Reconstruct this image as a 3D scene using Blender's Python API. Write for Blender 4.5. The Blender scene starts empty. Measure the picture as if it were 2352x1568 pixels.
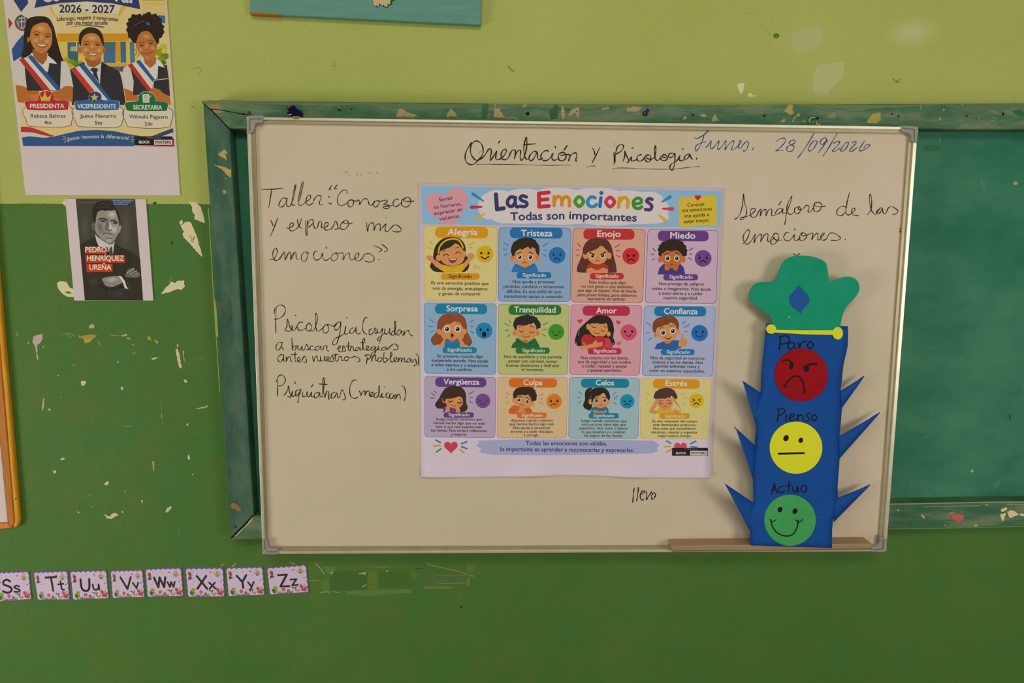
import bpy, bmesh, math, random
from mathutils import Vector, Matrix
random.seed(7)
SC = bpy.context.scene
COL = SC.collection

# ---------------------------------------------------------------- camera
W, H, F = 2352, 1568, 1568.0            # photo frame and focal length in its pixels (24 mm)
CAM = Vector((0.0, -1.27, 1.60))
PITCH, YAW, ROLL = math.radians(7.9), math.radians(1.66), math.radians(0.2)
fwd = Vector((math.sin(YAW)*math.cos(PITCH), math.cos(YAW)*math.cos(PITCH), -math.sin(PITCH)))
r0 = Vector((math.cos(YAW), -math.sin(YAW), 0.0))
u0 = r0.cross(fwd)
rgt = r0*math.cos(ROLL) + u0*math.sin(ROLL)
upv = u0*math.cos(ROLL) - r0*math.sin(ROLL)
cd = bpy.data.cameras.new('camera'); cam = bpy.data.objects.new('camera', cd); COL.objects.link(cam)
cd.sensor_width = 36.0; cd.lens = 36.0*F/W; cd.clip_start = 0.01
cam.matrix_world = Matrix(((rgt.x, upv.x, -fwd.x, CAM.x), (rgt.y, upv.y, -fwd.y, CAM.y),
                           (rgt.z, upv.z, -fwd.z, CAM.z), (0, 0, 0, 1)))
SC.camera = cam

# ---------------------------------------------------------------- light and exposure
wd = bpy.data.worlds.new('world'); SC.world = wd; wd.use_nodes = True
wd.node_tree.nodes['Background'].inputs[0].default_value = (1.0, 0.97, 0.90, 1)
wd.node_tree.nodes['Background'].inputs[1].default_value = 0.15
def area(name, loc, target, sx, sy, power, col):
    l = bpy.data.lights.new(name, 'AREA'); l.shape = 'RECTANGLE'; l.size = sx; l.size_y = sy
    l.energy = power; l.color = col
    o = bpy.data.objects.new(name, l); COL.objects.link(o); o.location = loc
    o.rotation_euler = (Vector(target)-Vector(loc)).to_track_quat('-Z', 'Y').to_euler()
    return o
area('window_light_right', (1.9, -2.3, 1.5), (0.15, 0, 1.25), 0.9, 1.0, 16.5, (1.0, 0.95, 0.93))
area('window_light_left', (-2.6, -1.6, 0.8), (-0.5, 0, 0.95), 1.0, 0.8, 25, (0.98, 0.98, 0.93))
area('ceiling_light', (0.0, -2.4, 2.9), (0.1, -0.1, 1.1), 1.2, 0.5, 15, (1.0, 0.98, 0.84))
SC.view_settings.view_transform = 'Standard'; SC.view_settings.look = 'None'
SC.view_settings.gamma = 1.0; SC.view_settings.use_curve_mapping = False
SC.view_settings.exposure = 0.05

# ---------------------------------------------------------------- geometry helpers
def P(px, py, d=0.0):
    """photo pixel -> point on the vertical plane that stands d metres in front of the back wall"""
    if callable(d): d = d(px, py)
    v = fwd + rgt*((px-W/2)/F) - upv*((py-H/2)/F)
    t = (-d - CAM.y)/v.y
    return CAM + v*t
KALB = 0.60
def lin1(c):
    c /= 255.0
    return c/12.92 if c <= 0.04045 else ((c+0.055)/1.055)**2.4
def alb(c):
    """surface colour of something that reads as sRGB c in the dim classroom"""
    return tuple(min(0.93, lin1(v)/KALB) for v in c)
def S(txt):
    """'x,y x,y; x,y ...' -> list of point lists"""
    out = []
    for seg in txt.split(';'):
        seg = seg.split()
        if seg: out.append([tuple(float(a) for a in p.split(',')) for p in seg])
    return out
def PT(txt): return S(txt)[0]
def crom(pts, closed=False, n=6):
    if len(pts) < 3: return list(pts)
    out = []; m = len(pts)
    rng = range(m) if closed else range(m-1)
    for i in rng:
        if closed: a, b, c, d = pts[i-1], pts[i], pts[(i+1) % m], pts[(i+2) % m]
        else: a, b, c, d = pts[max(i-1, 0)], pts[i], pts[i+1], pts[min(i+2, m-1)]
        for k in range(n):
            t = k/n; t2 = t*t; t3 = t2*t
            out.append(tuple(0.5*((2*b[j]) + (-a[j]+c[j])*t + (2*a[j]-5*b[j]+4*c[j]-d[j])*t2 + (-a[j]+3*b[j]-3*c[j]+d[j])*t3) for j in (0, 1)))
    if not closed: out.append(pts[-1])
    return out
_fc = {}
def text_mesh(s, bold):
    k = (s, bold)
    if k not in _fc:
        c = bpy.data.curves.new('lettering', 'FONT'); c.body = s; c.offset = bold; c.resolution_u = 3; c.fill_mode = 'FRONT'
        o = bpy.data.objects.new('lettering', c); m = o.to_mesh()
        _fc[k] = ([(v.co.x, v.co.y) for v in m.vertices], [tuple(p.vertices) for p in m.polygons])
        o.to_mesh_clear(); bpy.data.objects.remove(o); bpy.data.curves.remove(c)
    return _fc[k]

LAYER = 2.5e-6
class Art:
    """inked shapes laid one over another on a sheet: photo-pixel outlines, d metres off the wall"""
    def __init__(s, d, n=0):
        s.d = d; s.n = n; s.v = []; s.f = []; s.c = []; s.rough = 0; s.z(0, 0, 1)
    def z(s, ox, oy, k):
        s.T = lambda x, y: (ox + x/k, oy + y/k); return s
    def quad_frame(s, tl, tr, br, bl, w, h):
        def T(x, y):
            u, v = x/w, y/h
            return tuple(tl[i]*(1-u)*(1-v) + tr[i]*u*(1-v) + br[i]*u*v + bl[i]*(1-u)*v for i in (0, 1))
        s.T = T; return s
    def _add(s, pts, faces, col, up=True, rise=None):
        if up: s.n += 1
        b = len(s.v)
        for i, q in enumerate(pts):
            x, y = s.T(*q); d = s.d(x, y) if callable(s.d) else s.d
            s.v.append(P(x, y, d+(s.n+(rise[i] if rise else 0))*LAYER))
        for f in faces: s.f.append(tuple(b+i for i in f)); s.c.append(col)
    def poly(s, pts, col, smooth=False, n=5):
        if isinstance(pts, str): pts = PT(pts)
        if smooth: pts = crom(pts, True, n)
        if s.rough:                       # torn or flaked edge
            q = []
            for i, a in enumerate(pts):
                b = pts[(i+1) % len(pts)]; l = math.hypot(b[0]-a[0], b[1]-a[1]); m = max(1, min(9, int(l/(s.rough*3))))
                for k in range(m):
                    t = k/m; q.append((a[0]+(b[0]-a[0])*t+random.uniform(-1, 1)*s.rough*(k > 0), a[1]+(b[1]-a[1])*t+random.uniform(-1, 1)*s.rough*(k > 0)))
            pts = q
        s._add(pts, [tuple(range(len(pts)))], alb(col)); return s
    def ell(s, cx, cy, rx, ry, col, rot=0, n=28):
        ca, sa = math.cos(math.radians(rot)), math.sin(math.radians(rot)); q = []
        for i in range(n):
            a = 2*math.pi*i/n; x, y = rx*math.cos(a), ry*math.sin(a)
            q.append((cx+x*ca-y*sa, cy+x*sa+y*ca))
        s._add(q, [tuple(range(n))], alb(col)); return s
    def soft(s, cx, cy, rx, ry, cin, cout, rot=0, nr=7, n=24):
        """printed tone that blends from cin in the middle to cout at its rim"""
        ca, sa = math.cos(math.radians(rot)), math.sin(math.radians(rot)); q = [(cx, cy)]; tt = [0.0]
        for r in range(1, nr+1):
            for i in range(n):
                a = 2*math.pi*i/n; x, y = rx*r/nr*math.cos(a), ry*r/nr*math.sin(a)
                q.append((cx+x*ca-y*sa, cy+x*sa+y*ca)); tt.append(r/nr)
        fs = [(0, 1+i, 1+(i+1) % n) for i in range(n)]
        for r in range(nr-1):
            for i in range(n):
                a, b = 1+r*n+i, 1+r*n+(i+1) % n; fs.append((a, a+n, b+n, b))
        A_, B_ = alb(cin), alb(cout)
        vc = [tuple(A_[j]+(B_[j]-A_[j])*(t*t*(3-2*t)) for j in (0, 1, 2)) for t in tt]
        b0 = len(s.f); s._add(q, fs, None)
        for k, f in enumerate(fs): s.c[b0+k] = [vc[i] for i in f]
        return s
    def stroke(s, pts, w, col, smooth=True, closed=False, vary=0.0, taper=(1, 1), n=6):
        if isinstance(pts, str):
            for q in S(pts): s.stroke(q, w, col, smooth, closed, vary, taper, n)
            return s
        if len(pts) == 1:
            return s.ell(pts[0][0], pts[0][1], w*0.6, w*0.6, col, n=10)
        if smooth and len(pts) > 2: pts = crom(pts, closed, n)
        if closed: pts = list(pts)+[pts[0]]
        m = len(pts); ph = random.random()*6
        L = []; R = []; hw = []
        for i in range(m):
            a, b = pts[max(i-1, 0)], pts[min(i+1, m-1)]
            if closed and i in (0, m-1): a, b = pts[-2], pts[1]
            dx, dy = b[0]-a[0], b[1]-a[1]; l = math.hypot(dx, dy) or 1.0
            t = i/(m-1); h = w/2*(taper[0]+(taper[1]-taper[0])*t)*(1+vary*math.sin(ph+i*0.45))
            hw.append(h); L.append((pts[i][0]-dy/l*h, pts[i][1]+dx/l*h)); R.append((pts[i][0]+dy/l*h, pts[i][1]-dx/l*h))
        c = alb(col)
        def cap(e): s._add([(pts[e][0]+hw[e]*math.cos(k*math.pi/6), pts[e][1]+hw[e]*math.sin(k*math.pi/6)) for k in range(12)], [tuple(range(12))], c)
        if smooth or m == 2:
            if not closed: cap(0)
            s.n += 1
            # the ribbon climbs one ink layer along its length so that it may cross itself
            s._add(L+R, [(i, i+1, m+i+1, m+i) for i in range(m-1)], c, False, [i/m for i in range(m)]*2); s.n += 1
            if not closed: cap(m-1)
        else:
            for i in range(m-1):
                cap(i)
                a, b = pts[i], pts[i+1]; dx, dy = b[0]-a[0], b[1]-a[1]; l = math.hypot(dx, dy) or 1.0; h = w/2
                s._add([(a[0]-dy/l*h, a[1]+dx/l*h), (b[0]-dy/l*h, b[1]+dx/l*h), (b[0]+dy/l*h, b[1]-dx/l*h), (a[0]+dy/l*h, a[1]-dx/l*h)], [(0, 1, 2, 3)], c)
            cap(m-1)
        return s
    def text(s, body, x0, y0, x1, y1, cap, col, bold=0.0):
        if bold >= 0.02:                  # heavy lettering: the same outlines printed slightly spread
            e = bold*cap
            for ex, ey in ((-e, 0), (e, 0), (0, -e), (0, e)): s.text(body, x0+ex, y0+ey, x1+ex, y1+ey, cap, col, 0.0)
            return s
        v, f = text_mesh(body, bold)
        xs = [a for a, _ in v]; xa, xb = min(xs), max(xs)
        dx, dy = x1-x0, y1-y0; l = math.hypot(dx, dy); k = cap/0.69
        q = [(x0+dx*(a-xa)/(xb-xa)+dy/l*b*k, y0+dy*(a-xa)/(xb-xa)-dx/l*b*k) for a, b in v]
        # neighbouring letters that touch sit on alternate ink layers
        g = list(range(len(v)))
        def fd(i):
            while g[i] != i: g[i] = g[g[i]]; i = g[i]
            return i
        for fc in f:
            for i in fc[1:]: g[fd(i)] = fd(fc[0])
        ids = {}; cen = {}
        for i in range(len(v)): cen.setdefault(fd(i), []).append(v[i][0])
        for k_, r_ in enumerate(sorted(cen, key=lambda r: min(cen[r]))): ids[r_] = k_ % 3
        s._add(q, f, alb(col), True, [ids[fd(i)]*0.9 for i in range(len(v))]); s.n += 2; return s
    def heart(s, cx, cy, w, h, col, rot=0):
        q = []; ca, sa = math.cos(math.radians(rot)), math.sin(math.radians(rot))
        for i in range(36):
            t = 2*math.pi*i/36; x = 16*math.sin(t)**3/16*w/2
            y = -(13*math.cos(t)-5*math.cos(2*t)-2*math.cos(3*t)-math.cos(4*t))/14.5*h/2
            q.append((cx+x*ca-y*sa, cy+x*sa+y*ca))
        s._add(q, [tuple(range(36))], alb(col)); return s
    def rrect(s, tl, tr, br, bl, r, col):
        cs = [tl, tr, br, bl]; q = []
        for i in range(4):
            p, a, b = cs[i], cs[i-1], cs[(i+1) % 4]
            r = min(r, 0.49*min(math.hypot(cs[j][0]-cs[j-1][0], cs[j][1]-cs[j-1][1]) for j in range(4)))
            da = math.hypot(a[0]-p[0], a[1]-p[1]); db = math.hypot(b[0]-p[0], b[1]-p[1])
            A = (p[0]+(a[0]-p[0])*r/da, p[1]+(a[1]-p[1])*r/da); B = (p[0]+(b[0]-p[0])*r/db, p[1]+(b[1]-p[1])*r/db)
            for k in range(6):
                t = k/5; q.append(tuple(A[j]*(1-t)**2+2*p[j]*t*(1-t)+B[j]*t*t for j in (0, 1)))
        s._add(q, [tuple(range(len(q)))], alb(col)); return s
    def build(s, name, parent, mat=None):
        return mesh(name, s.v, s.f, mat or M['print'], parent, cols=s.c)

def root_loc(o):
    v = Vector((0, 0, 0))
    while o is not None: v += o.location; o = o.parent
    return v
def mesh(name, verts, faces, mat, parent=None, cols=None, smooth=False, mats=None, midx=None):
    me = bpy.data.meshes.new(name); off = root_loc(parent)
    me.from_pydata([tuple(Vector(v)-off) for v in verts], [], faces); me.update()
    if cols:
        ca = me.color_attributes.new('ink', 'FLOAT_COLOR', 'CORNER')
        for p in me.polygons:
            c = cols[p.index]
            for k, li in enumerate(p.loop_indices): ca.data[li].color = (*(c[k] if isinstance(c, list) else c), 1)
    for m in (mats or [mat]): me.materials.append(m)
    if midx:
        for p in me.polygons: p.material_index = midx[p.index]
    if smooth:
        for p in me.polygons: p.use_smooth = True
    o = bpy.data.objects.new(name, me); COL.objects.link(o); o.parent = parent
    return o
def prism(pts, df, db, bevel=0.0):
    """solid with the pixel outline pts on its front (df from the wall) and the same outline, straight behind, at db"""
    if isinstance(pts, str): pts = PT(pts)
    fr = [P(x, y, df) for x, y in pts]
    bk = [Vector((v.x, -(db(*pts[i]) if callable(db) else db), v.z)) for i, v in enumerate(fr)]; n = len(pts)
    fc = [tuple(range(n)), tuple(range(2*n-1, n-1, -1))] + [(i, n+i, n+(i+1) % n, (i+1) % n) for i in range(n)]
    return fr+bk, fc
class Solid:
    def __init__(s): s.v = []; s.f = []
    def add(s, vf):
        b = len(s.v); s.v += list(vf[0]); s.f += [tuple(b+i for i in q) for q in vf[1]]; return s
    def tube(s, pts, r, n=8):
        pts = [Vector(p) for p in pts]; b = len(s.v); m = len(pts)
        for i, p in enumerate(pts):
            t = (pts[min(i+1, m-1)]-pts[max(i-1, 0)]).normalized()
            a = t.cross(Vector((0.31, 0.5, 0.81))).normalized(); c = t.cross(a)
            rr = r(i/(m-1)) if callable(r) else r
            for k in range(n): s.v.append(p+a*math.cos(2*math.pi*k/n)*rr+c*math.sin(2*math.pi*k/n)*rr)
        for i in range(m-1):
            for k in range(n): s.f.append((b+i*n+k, b+i*n+(k+1) % n, b+(i+1)*n+(k+1) % n, b+(i+1)*n+k))
        s.f.append(tuple(b+k for k in range(n-1, -1, -1))); s.f.append(tuple(b+(m-1)*n+k for k in range(n)))
        return s
    def build(s, name, mat, parent=None, bevel=0.0, smooth=False):
        o = mesh(name, s.v, s.f, mat, parent, smooth=smooth)
        if bevel:
            md = o.modifiers.new('edge', 'BEVEL'); md.width = bevel; md.segments = 2; md.limit_method = 'ANGLE'
        return o
def worn(s, A, name, mat, parent, bevel=0.0):
    """a solid together with the flakes and marks in its own surface"""
    nf = len(s.f)
    o = mesh(name, s.v+A.v, s.f+[tuple(i+len(s.v) for i in f) for f in A.f], None, parent, cols=[(0.5, 0.5, 0.5)]*nf+A.c,
             mats=[M[mat], M['print']], midx=[0]*nf+[1]*len(A.f))
    if bevel:
        md = o.modifiers.new('edge', 'BEVEL'); md.width = bevel; md.segments = 2; md.limit_method = 'ANGLE'
    return o
def thing(name, label, cat, px, py, d, group=None):
    o = bpy.data.objects.new(name, None); COL.objects.link(o); o.location = P(px, py, d); o.empty_display_size = 0.02
    tag(o, label, cat, group); return o
def tag(o, label, cat, group=None):
    o['label'] = label; o['category'] = cat
    if group: o['group'] = group
    return o

# ---------------------------------------------------------------- materials
M = {}
def node_mat(name, rough=0.7, spec=0.25, metal=0.0):
    m = bpy.data.materials.new(name); m.use_nodes = True; nt = m.node_tree
    b = nt.nodes['Principled BSDF']; b.inputs['Roughness'].default_value = rough
    b.inputs['Specular IOR Level'].default_value = spec; b.inputs['Metallic'].default_value = metal
    M[name] = m; return m, nt, b
def noise(nt, scale, detail=4, rough=0.55, stretch=None, obj=True):
    tc = nt.nodes.new('ShaderNodeTexCoord'); src = tc.outputs['Object']
    if stretch:
        mp = nt.nodes.new('ShaderNodeMapping'); mp.inputs['Scale'].default_value = stretch
        nt.links.new(src, mp.inputs[0]); src = mp.outputs[0]
    n = nt.nodes.new('ShaderNodeTexNoise'); n.inputs['Scale'].default_value = scale
    n.inputs['Detail'].default_value = detail; n.inputs['Roughness'].default_value = rough
    nt.links.new(src, n.inputs['Vector']); return n.outputs[0]
def ramp(nt, fac, stops):
    r = nt.nodes.new('ShaderNodeValToRGB'); e = r.color_ramp.elements
    while len(e) < len(stops): e.new(0.5)
    for k, (p, c) in enumerate(stops): e[k].position = p; e[k].color = (*alb(c), 1)
    nt.links.new(fac, r.inputs[0]); return r.outputs[0]
def mix(nt, fac, a, b):
    m = nt.nodes.new('ShaderNodeMix'); m.data_type = 'RGBA'
    for v, i in ((fac, 0), (a, 6), (b, 7)):
        if isinstance(v, (int, float)): m.inputs[i].default_value = v
        elif isinstance(v, tuple): m.inputs[i].default_value = (*alb(v), 1)
        else: nt.links.new(v, m.inputs[i])
    return m.outputs[2]
def math_n(nt, op, a, b=None):
    m = nt.nodes.new('ShaderNodeMath'); m.operation = op
    for v, i in ((a, 0), (b, 1)):
        if v is None: continue
        if isinstance(v, (int, float)): m.inputs[i].default_value = v
        else: nt.links.new(v, m.inputs[i])
    return m.outputs[0]
def bump(nt, b, h, strength, dist=0.002):
    n = nt.nodes.new('ShaderNodeBump'); n.inputs['Strength'].default_value = strength; n.inputs['Distance'].default_value = dist
    nt.links.new(h, n.inputs['Height']); nt.links.new(n.outputs[0], b.inputs['Normal'])
def plain(name, c, rough=0.7, spec=0.25, metal=0.0, c2=None, scale=30, stretch=None, bmp=0.0):
    m, nt, b = node_mat(name, rough, spec, metal)
    n = noise(nt, scale, 5, 0.6, stretch)
    nt.links.new(ramp(nt, n, [(0.3, c), (0.7, c2 or c)]), b.inputs['Base Color'])
    if bmp: bump(nt, b, n, bmp)
    return m
# printed or drawn ink: colour comes from the artwork itself
m, nt, b = node_mat('print', 0.75, 0.12)
at = nt.nodes.new('ShaderNodeAttribute'); at.attribute_name = 'ink'
nt.links.new(at.outputs['Color'], b.inputs['Base Color'])
m, nt, b = node_mat('gloss_ink', 0.55, 0.2)
at = nt.nodes.new('ShaderNodeAttribute'); at.attribute_name = 'ink'
nt.links.new(at.outputs['Color'], b.inputs['Base Color'])
plain('poster_paper', (198, 182, 198), 0.8, 0.1, c2=(196, 180, 192), scale=8)
plain('photo_paper', (190, 174, 174), 0.8, 0.1, c2=(194, 178, 178), scale=8)
plain('card_paper', (182, 162, 186), 0.7, 0.15, c2=(188, 168, 190), scale=20)
plain('board_white', (178, 166, 138), 0.45, 0.2, c2=(188, 170, 152), scale=4)
plain('aluminium', (186, 178, 158), 0.38, 0.5, 0.55, c2=(196, 188, 168), scale=60, stretch=(1, 1, 1))
plain('aluminium_lip', (142, 132, 104), 0.42, 0.4, 0.35, c2=(150, 140, 112), scale=60)  # darker than the rails: the dim room's reflection is put into the colour
plain('grey_plastic', (128, 124, 116), 0.5, 0.3, c2=(138, 133, 124))
plain('tray_metal', (140, 118, 90), 0.5, 0.3, 0.2, c2=(150, 126, 98), scale=10)
plain('blue_paper', (17, 64, 132), 0.75, 0.15, c2=(22, 72, 142), scale=14, bmp=0.05)
plain('green_foam', (22, 128, 96), 0.85, 0.1, c2=(28, 136, 104), scale=25)
plain('red_paper', (140, 10, 22), 0.7, 0.15, c2=(132, 8, 18), scale=20)
plain('yellow_paper', (220, 208, 40), 0.7, 0.15, c2=(212, 200, 36), scale=20)
plain('leaf_green_paper', (56, 140, 76), 0.7, 0.15, c2=(64, 148, 84), scale=20)
plain('lime_yellow_paper', (214, 204, 48), 0.75, 0.1, c2=(206, 196, 42), scale=20)
plain('gem_paper', (32, 74, 140), 0.75, 0.1, c2=(36, 78, 145))
plain('chalk_panel', (30, 96, 72), 0.7, 0.2, c2=(64, 118, 92), scale=5, stretch=(1, 1, 1.6))
plain('teal_canvas', (84, 126, 113), 0.8, 0.1, c2=(94, 136, 125), scale=16, stretch=(1, 1, 6), bmp=0.1)
plain('raw_edge', (150, 95, 35), 0.8, 0.1)
plain('orange_wood', (180, 108, 14), 0.45, 0.2, c2=(218, 150, 38), scale=14, stretch=(14, 14, 1))
plain('yarn', (24, 24, 80), 0.95, 0.05, c2=(16, 16, 52), scale=300, bmp=0.5)
plain('wire', (190, 172, 120), 0.4, 0.4, 0.4)
plain('pin_blue', (30, 32, 70), 0.4, 0.4)
plain('floor_tile', (120, 110, 95), 0.5, 0.3, c2=(128, 118, 100))
# worn green frame paint over older grey green coats, grain along the rail
def frame_mat(name, stretch, hue):
    m, nt, b = node_mat(name, 0.6, 0.25)
    n1 = noise(nt, 9, 9, 0.66, stretch); n2 = noise(nt, 40, 6, 0.6, stretch)
    base = ramp(nt, n1, [(0.40, hue[0]), (0.50, hue[1]), (0.60, hue[2])])
    nt.links.new(mix(nt, math_n(nt, 'MULTIPLY', n2, 0.55), base, hue[3]), b.inputs['Base Color']); bump(nt, b, n2, 0.25, 0.001)
frame_mat('frame_rail_paint', (1, 1, 4.5), ((38, 88, 60), (68, 102, 74), (104, 118, 88), (74, 94, 66)))
frame_mat('frame_stile_paint', (3, 1, 1), ((40, 76, 58), (54, 88, 70), (74, 98, 80), (56, 78, 62)))
# two-colour painted plaster wall
m, nt, b = node_mat('painted_plaster', 0.62, 0.18)
a0, a1 = P(0, 467.5), P(470, 468.5); slope = (a1.z-a0.z)/(a1.x-a0.x)
tc = nt.nodes.new('ShaderNodeTexCoord'); sp = nt.nodes.new('ShaderNodeSeparateXYZ'); nt.links.new(tc.outputs['Object'], sp.inputs[0])
zz = math_n(nt, 'SUBTRACT', math_n(nt, 'SUBTRACT', sp.outputs[2], a0.z), math_n(nt, 'MULTIPLY', math_n(nt, 'SUBTRACT', sp.outputs[0], a0.x), slope))
wv = math_n(nt, 'MULTIPLY', math_n(nt, 'SUBTRACT', noise(nt, 60, 3), 0.5), 0.003)
up = math_n(nt, 'GREATER_THAN', math_n(nt, 'ADD', zz, wv), 0.0)
nA = noise(nt, 2.2, 6, 0.6); nB = noise(nt, 90, 4, 0.7)
hi = mix(nt, math_n(nt, 'MULTIPLY', nB, 0.5), ramp(nt, nA, [(0.35, (150, 158, 82)), (0.65, (162, 164, 94))]), (144, 150, 70))
nC = noise(nt, 11, 4, 0.6)
lo = mix(nt, math_n(nt, 'MULTIPLY', nB, 0.5), mix(nt, 0.5, ramp(nt, nA, [(0.35, (62, 104, 38)), (0.65, (82, 112, 54))]), ramp(nt, nC, [(0.36, (58, 106, 54)), (0.5, (70, 104, 42)), (0.66, (88, 100, 44))])), (56, 90, 36))
nt.links.new(mix(nt, up, lo, hi), b.inputs['Base Color'])
bh = math_n(nt, 'ADD', math_n(nt, 'MULTIPLY', noise(nt, 9, 3), 1.6), noise(nt, 55, 5))
bump(nt, b, bh, 0.35, 0.004)

# ================================================================ the room
wl = Solid(); 
def box(x0, x1, y0, y1, z0, z1):
    v = [Vector((x, y, z)) for x in (x0, x1) for y in (y0, y1) for z in (z0, z1)]
    return v, [(0, 1, 3, 2), (4, 6, 7, 5), (0, 4, 5, 1), (2, 3, 7, 6), (0, 2, 6, 4), (1, 5, 7, 3)]
wl.add(box(-3.2, 3.2, 0.0, 0.15, 0.0, 3.1))
# scars of the wall itself: flaked paint, tape scars and old patches, part of its surface
A = Art(0.00005); A.rough = 3
CREAM, PALE, PINKG = (208, 186, 146), (190, 175, 150), (172, 152, 140)
A.n = 0; A.z(0, 440, 3.408)
for t in ('1480,80 1540,85 1575,130 1590,180 1607,248 1560,230 1522,215 1525,185 1508,160 1505,120',
          '1400,245 1425,218 1432,235 1420,262 1445,240 1480,235 1500,250 1520,300 1545,360 1560,420 1583,490 1580,512 1540,470 1490,410 1440,360 1428,330 1442,315 1420,280 1415,260',
          '1263,800 1290,760 1320,730 1340,700 1370,715 1385,700 1440,693 1445,745 1420,770 1390,760 1330,785',
          '445,715 470,700 520,708 545,750 575,765 590,825 525,822 480,790 455,755', '485,85 515,60 530,120 500,105'):
    A.poly(t, CREAM)
A.stroke('1490,345 1505,375 1520,350 1510,395 1498,380', 5, (120, 105, 70)); A.poly('505,785 535,778 570,795 530,797', (70, 105, 45))
for t, c in (('698,1048 718,1035 737,1045 737,1067 698,1068', PINKG), ('260,1135 295,1120 330,1112 335,1150 310,1188 292,1200 290,1260 303,1322 292,1312 276,1210 255,1180', PINKG),
             ('610,1125 640,1130 700,1115 760,1123 730,1150 700,1180 670,1185 655,1150 620,1143', (150, 130, 75)), ('658,1155 690,1160 722,1148 690,1178 665,1188', (165, 155, 40)),
             ('1150,1140 1175,1130 1187,1165 1160,1160', (140, 145, 50)), ('1375,1235 1393,1230 1408,1290 1423,1380 1405,1382 1387,1310', PALE), ('1390,1187 1398,1200 1383,1222', PALE),
             ('1430,1240 1438,1245 1446,1335 1436,1300', PINKG), ('1180,1302 1245,1297 1200,1318', PALE), ('1205,1150 1240,1175 1230,1192 1210,1170', (150, 135, 95)),
             ('630,1490 655,1480 678,1490 660,1515 640,1517', PALE), ('1437,1470 1455,1467 1470,1490 1450,1498', PALE), ('945,1530 960,1525 965,1545 950,1555', PALE),
             ('945,1128 990,1112 1000,1125 970,1132', PINKG), ('985,1142 1010,1140 1028,1163 1000,1150', (165, 155, 95)), ('130,1105 140,1103 138,1130 132,1128', (130, 150, 105)),
             ('215,1180 225,1176 230,1186 220,1192', PALE), ('330,1212 345,1208 340,1220', PALE), ('1030,1195 1052,1192 1040,1205', (140, 150, 70)), ('1028,1270 1065,1250 1050,1272', (140, 135, 90)),
             ('915,1330 928,1328 922,1345', PALE), ('760,1160 790,1195 775,1198', (145, 140, 80)), ('570,1355 582,1360 574,1364', PALE), ('452,1435 462,1433 458,1445', PALE)):
    A.poly(t, c)
A.stroke('868,1124 930,1125', 5, (125, 145, 95)); A.stroke('495,1118 530,1108 560,1112 585,1130; 520,1112 545,1130 555,1145', 5, (120, 145, 95))
A.stroke('1265,1105 1330,1105; 1220,730 1300,722', 3, (85, 120, 60)); A.ell(1347, 400, 8, 10, (30, 60, 30)); A.poly('1195,85 1222,80 1224,95 1205,100', (70, 60, 30)); A.stroke('1325,700 1350,660', 6, (110, 140, 80))
A.stroke('1632,130 1655,520 1668,760 1720,1568', 6, (150, 160, 75)); A.poly('1670,800 1690,880 1727,970 1725,1050 1705,1140 1695,1130', (150, 165, 85))
A.stroke('1555,1310 1575,1300 1588,1305', 4, (105, 135, 80)); A.ell(222, 1184, 6, 5, PINKG)
A.n = 0; A.z(0, 880, 3.015)
for t, c in (('300,102 306,104 305,140 300,190 289,188 291,150', PINKG), ('330,180 343,173 352,180 345,192', PINKG), ('1355,180 1376,170 1424,160 1432,150 1442,158 1428,168 1378,178', PINKG),
             ('1288,290 1302,272 1306,298', PALE), ('1298,500 1310,495 1316,528 1300,525', PALE), ('1053,540 1068,540 1068,608 1060,598', (165, 140, 85)), ('415,527 432,514 447,520 445,530 425,532', PALE),
             ('362,602 376,606 388,600 386,620 374,628', PALE), ('718,698 740,680 753,678 750,700 735,707', PALE), ('973,812 988,808 985,836', PALE), ('1142,893 1160,862 1180,850 1192,860 1165,890', PALE),
             ('725,906 745,920 765,922 778,902 800,898 822,912 790,925 770,938 740,936', PALE), ('840,888 853,884 850,900', PALE), ('527,884 545,890 555,892 545,904', (150, 140, 100)), ('838,28 850,25 852,42 840,48', PALE),
             ('560,-10 585,-12 588,10 570,12', PALE), ('1112,222 1126,222 1120,236', (170, 150, 120)), ('862,743 872,743 868,752', PALE), ('1328,626 1338,628 1334,638', PALE), ('632,852 642,852 640,860', PALE), ('605,768 620,770 640,780 618,776', (110, 140, 80))):
    A.poly(t, c)
A.stroke('850,301 920,297; 1115,130 1125,290', 3, (110, 140, 85)); A.stroke('1240,1050 1232,1025 1250,1010', 3, (110, 140, 85)); A.ell(425, 95, 6, 4, (120, 150, 100))
A.stroke('1690,1085 1745,1165 1809,1090; 1700,1090 1730,1110 1745,1150; 1720,1090 1760,1120 1780,1100; 1640,1085 1670,1100', 4, (70, 95, 45)); A.stroke('1530,1265 1550,1250; 1605,1272 1635,1245', 5, (170, 165, 110))
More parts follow.
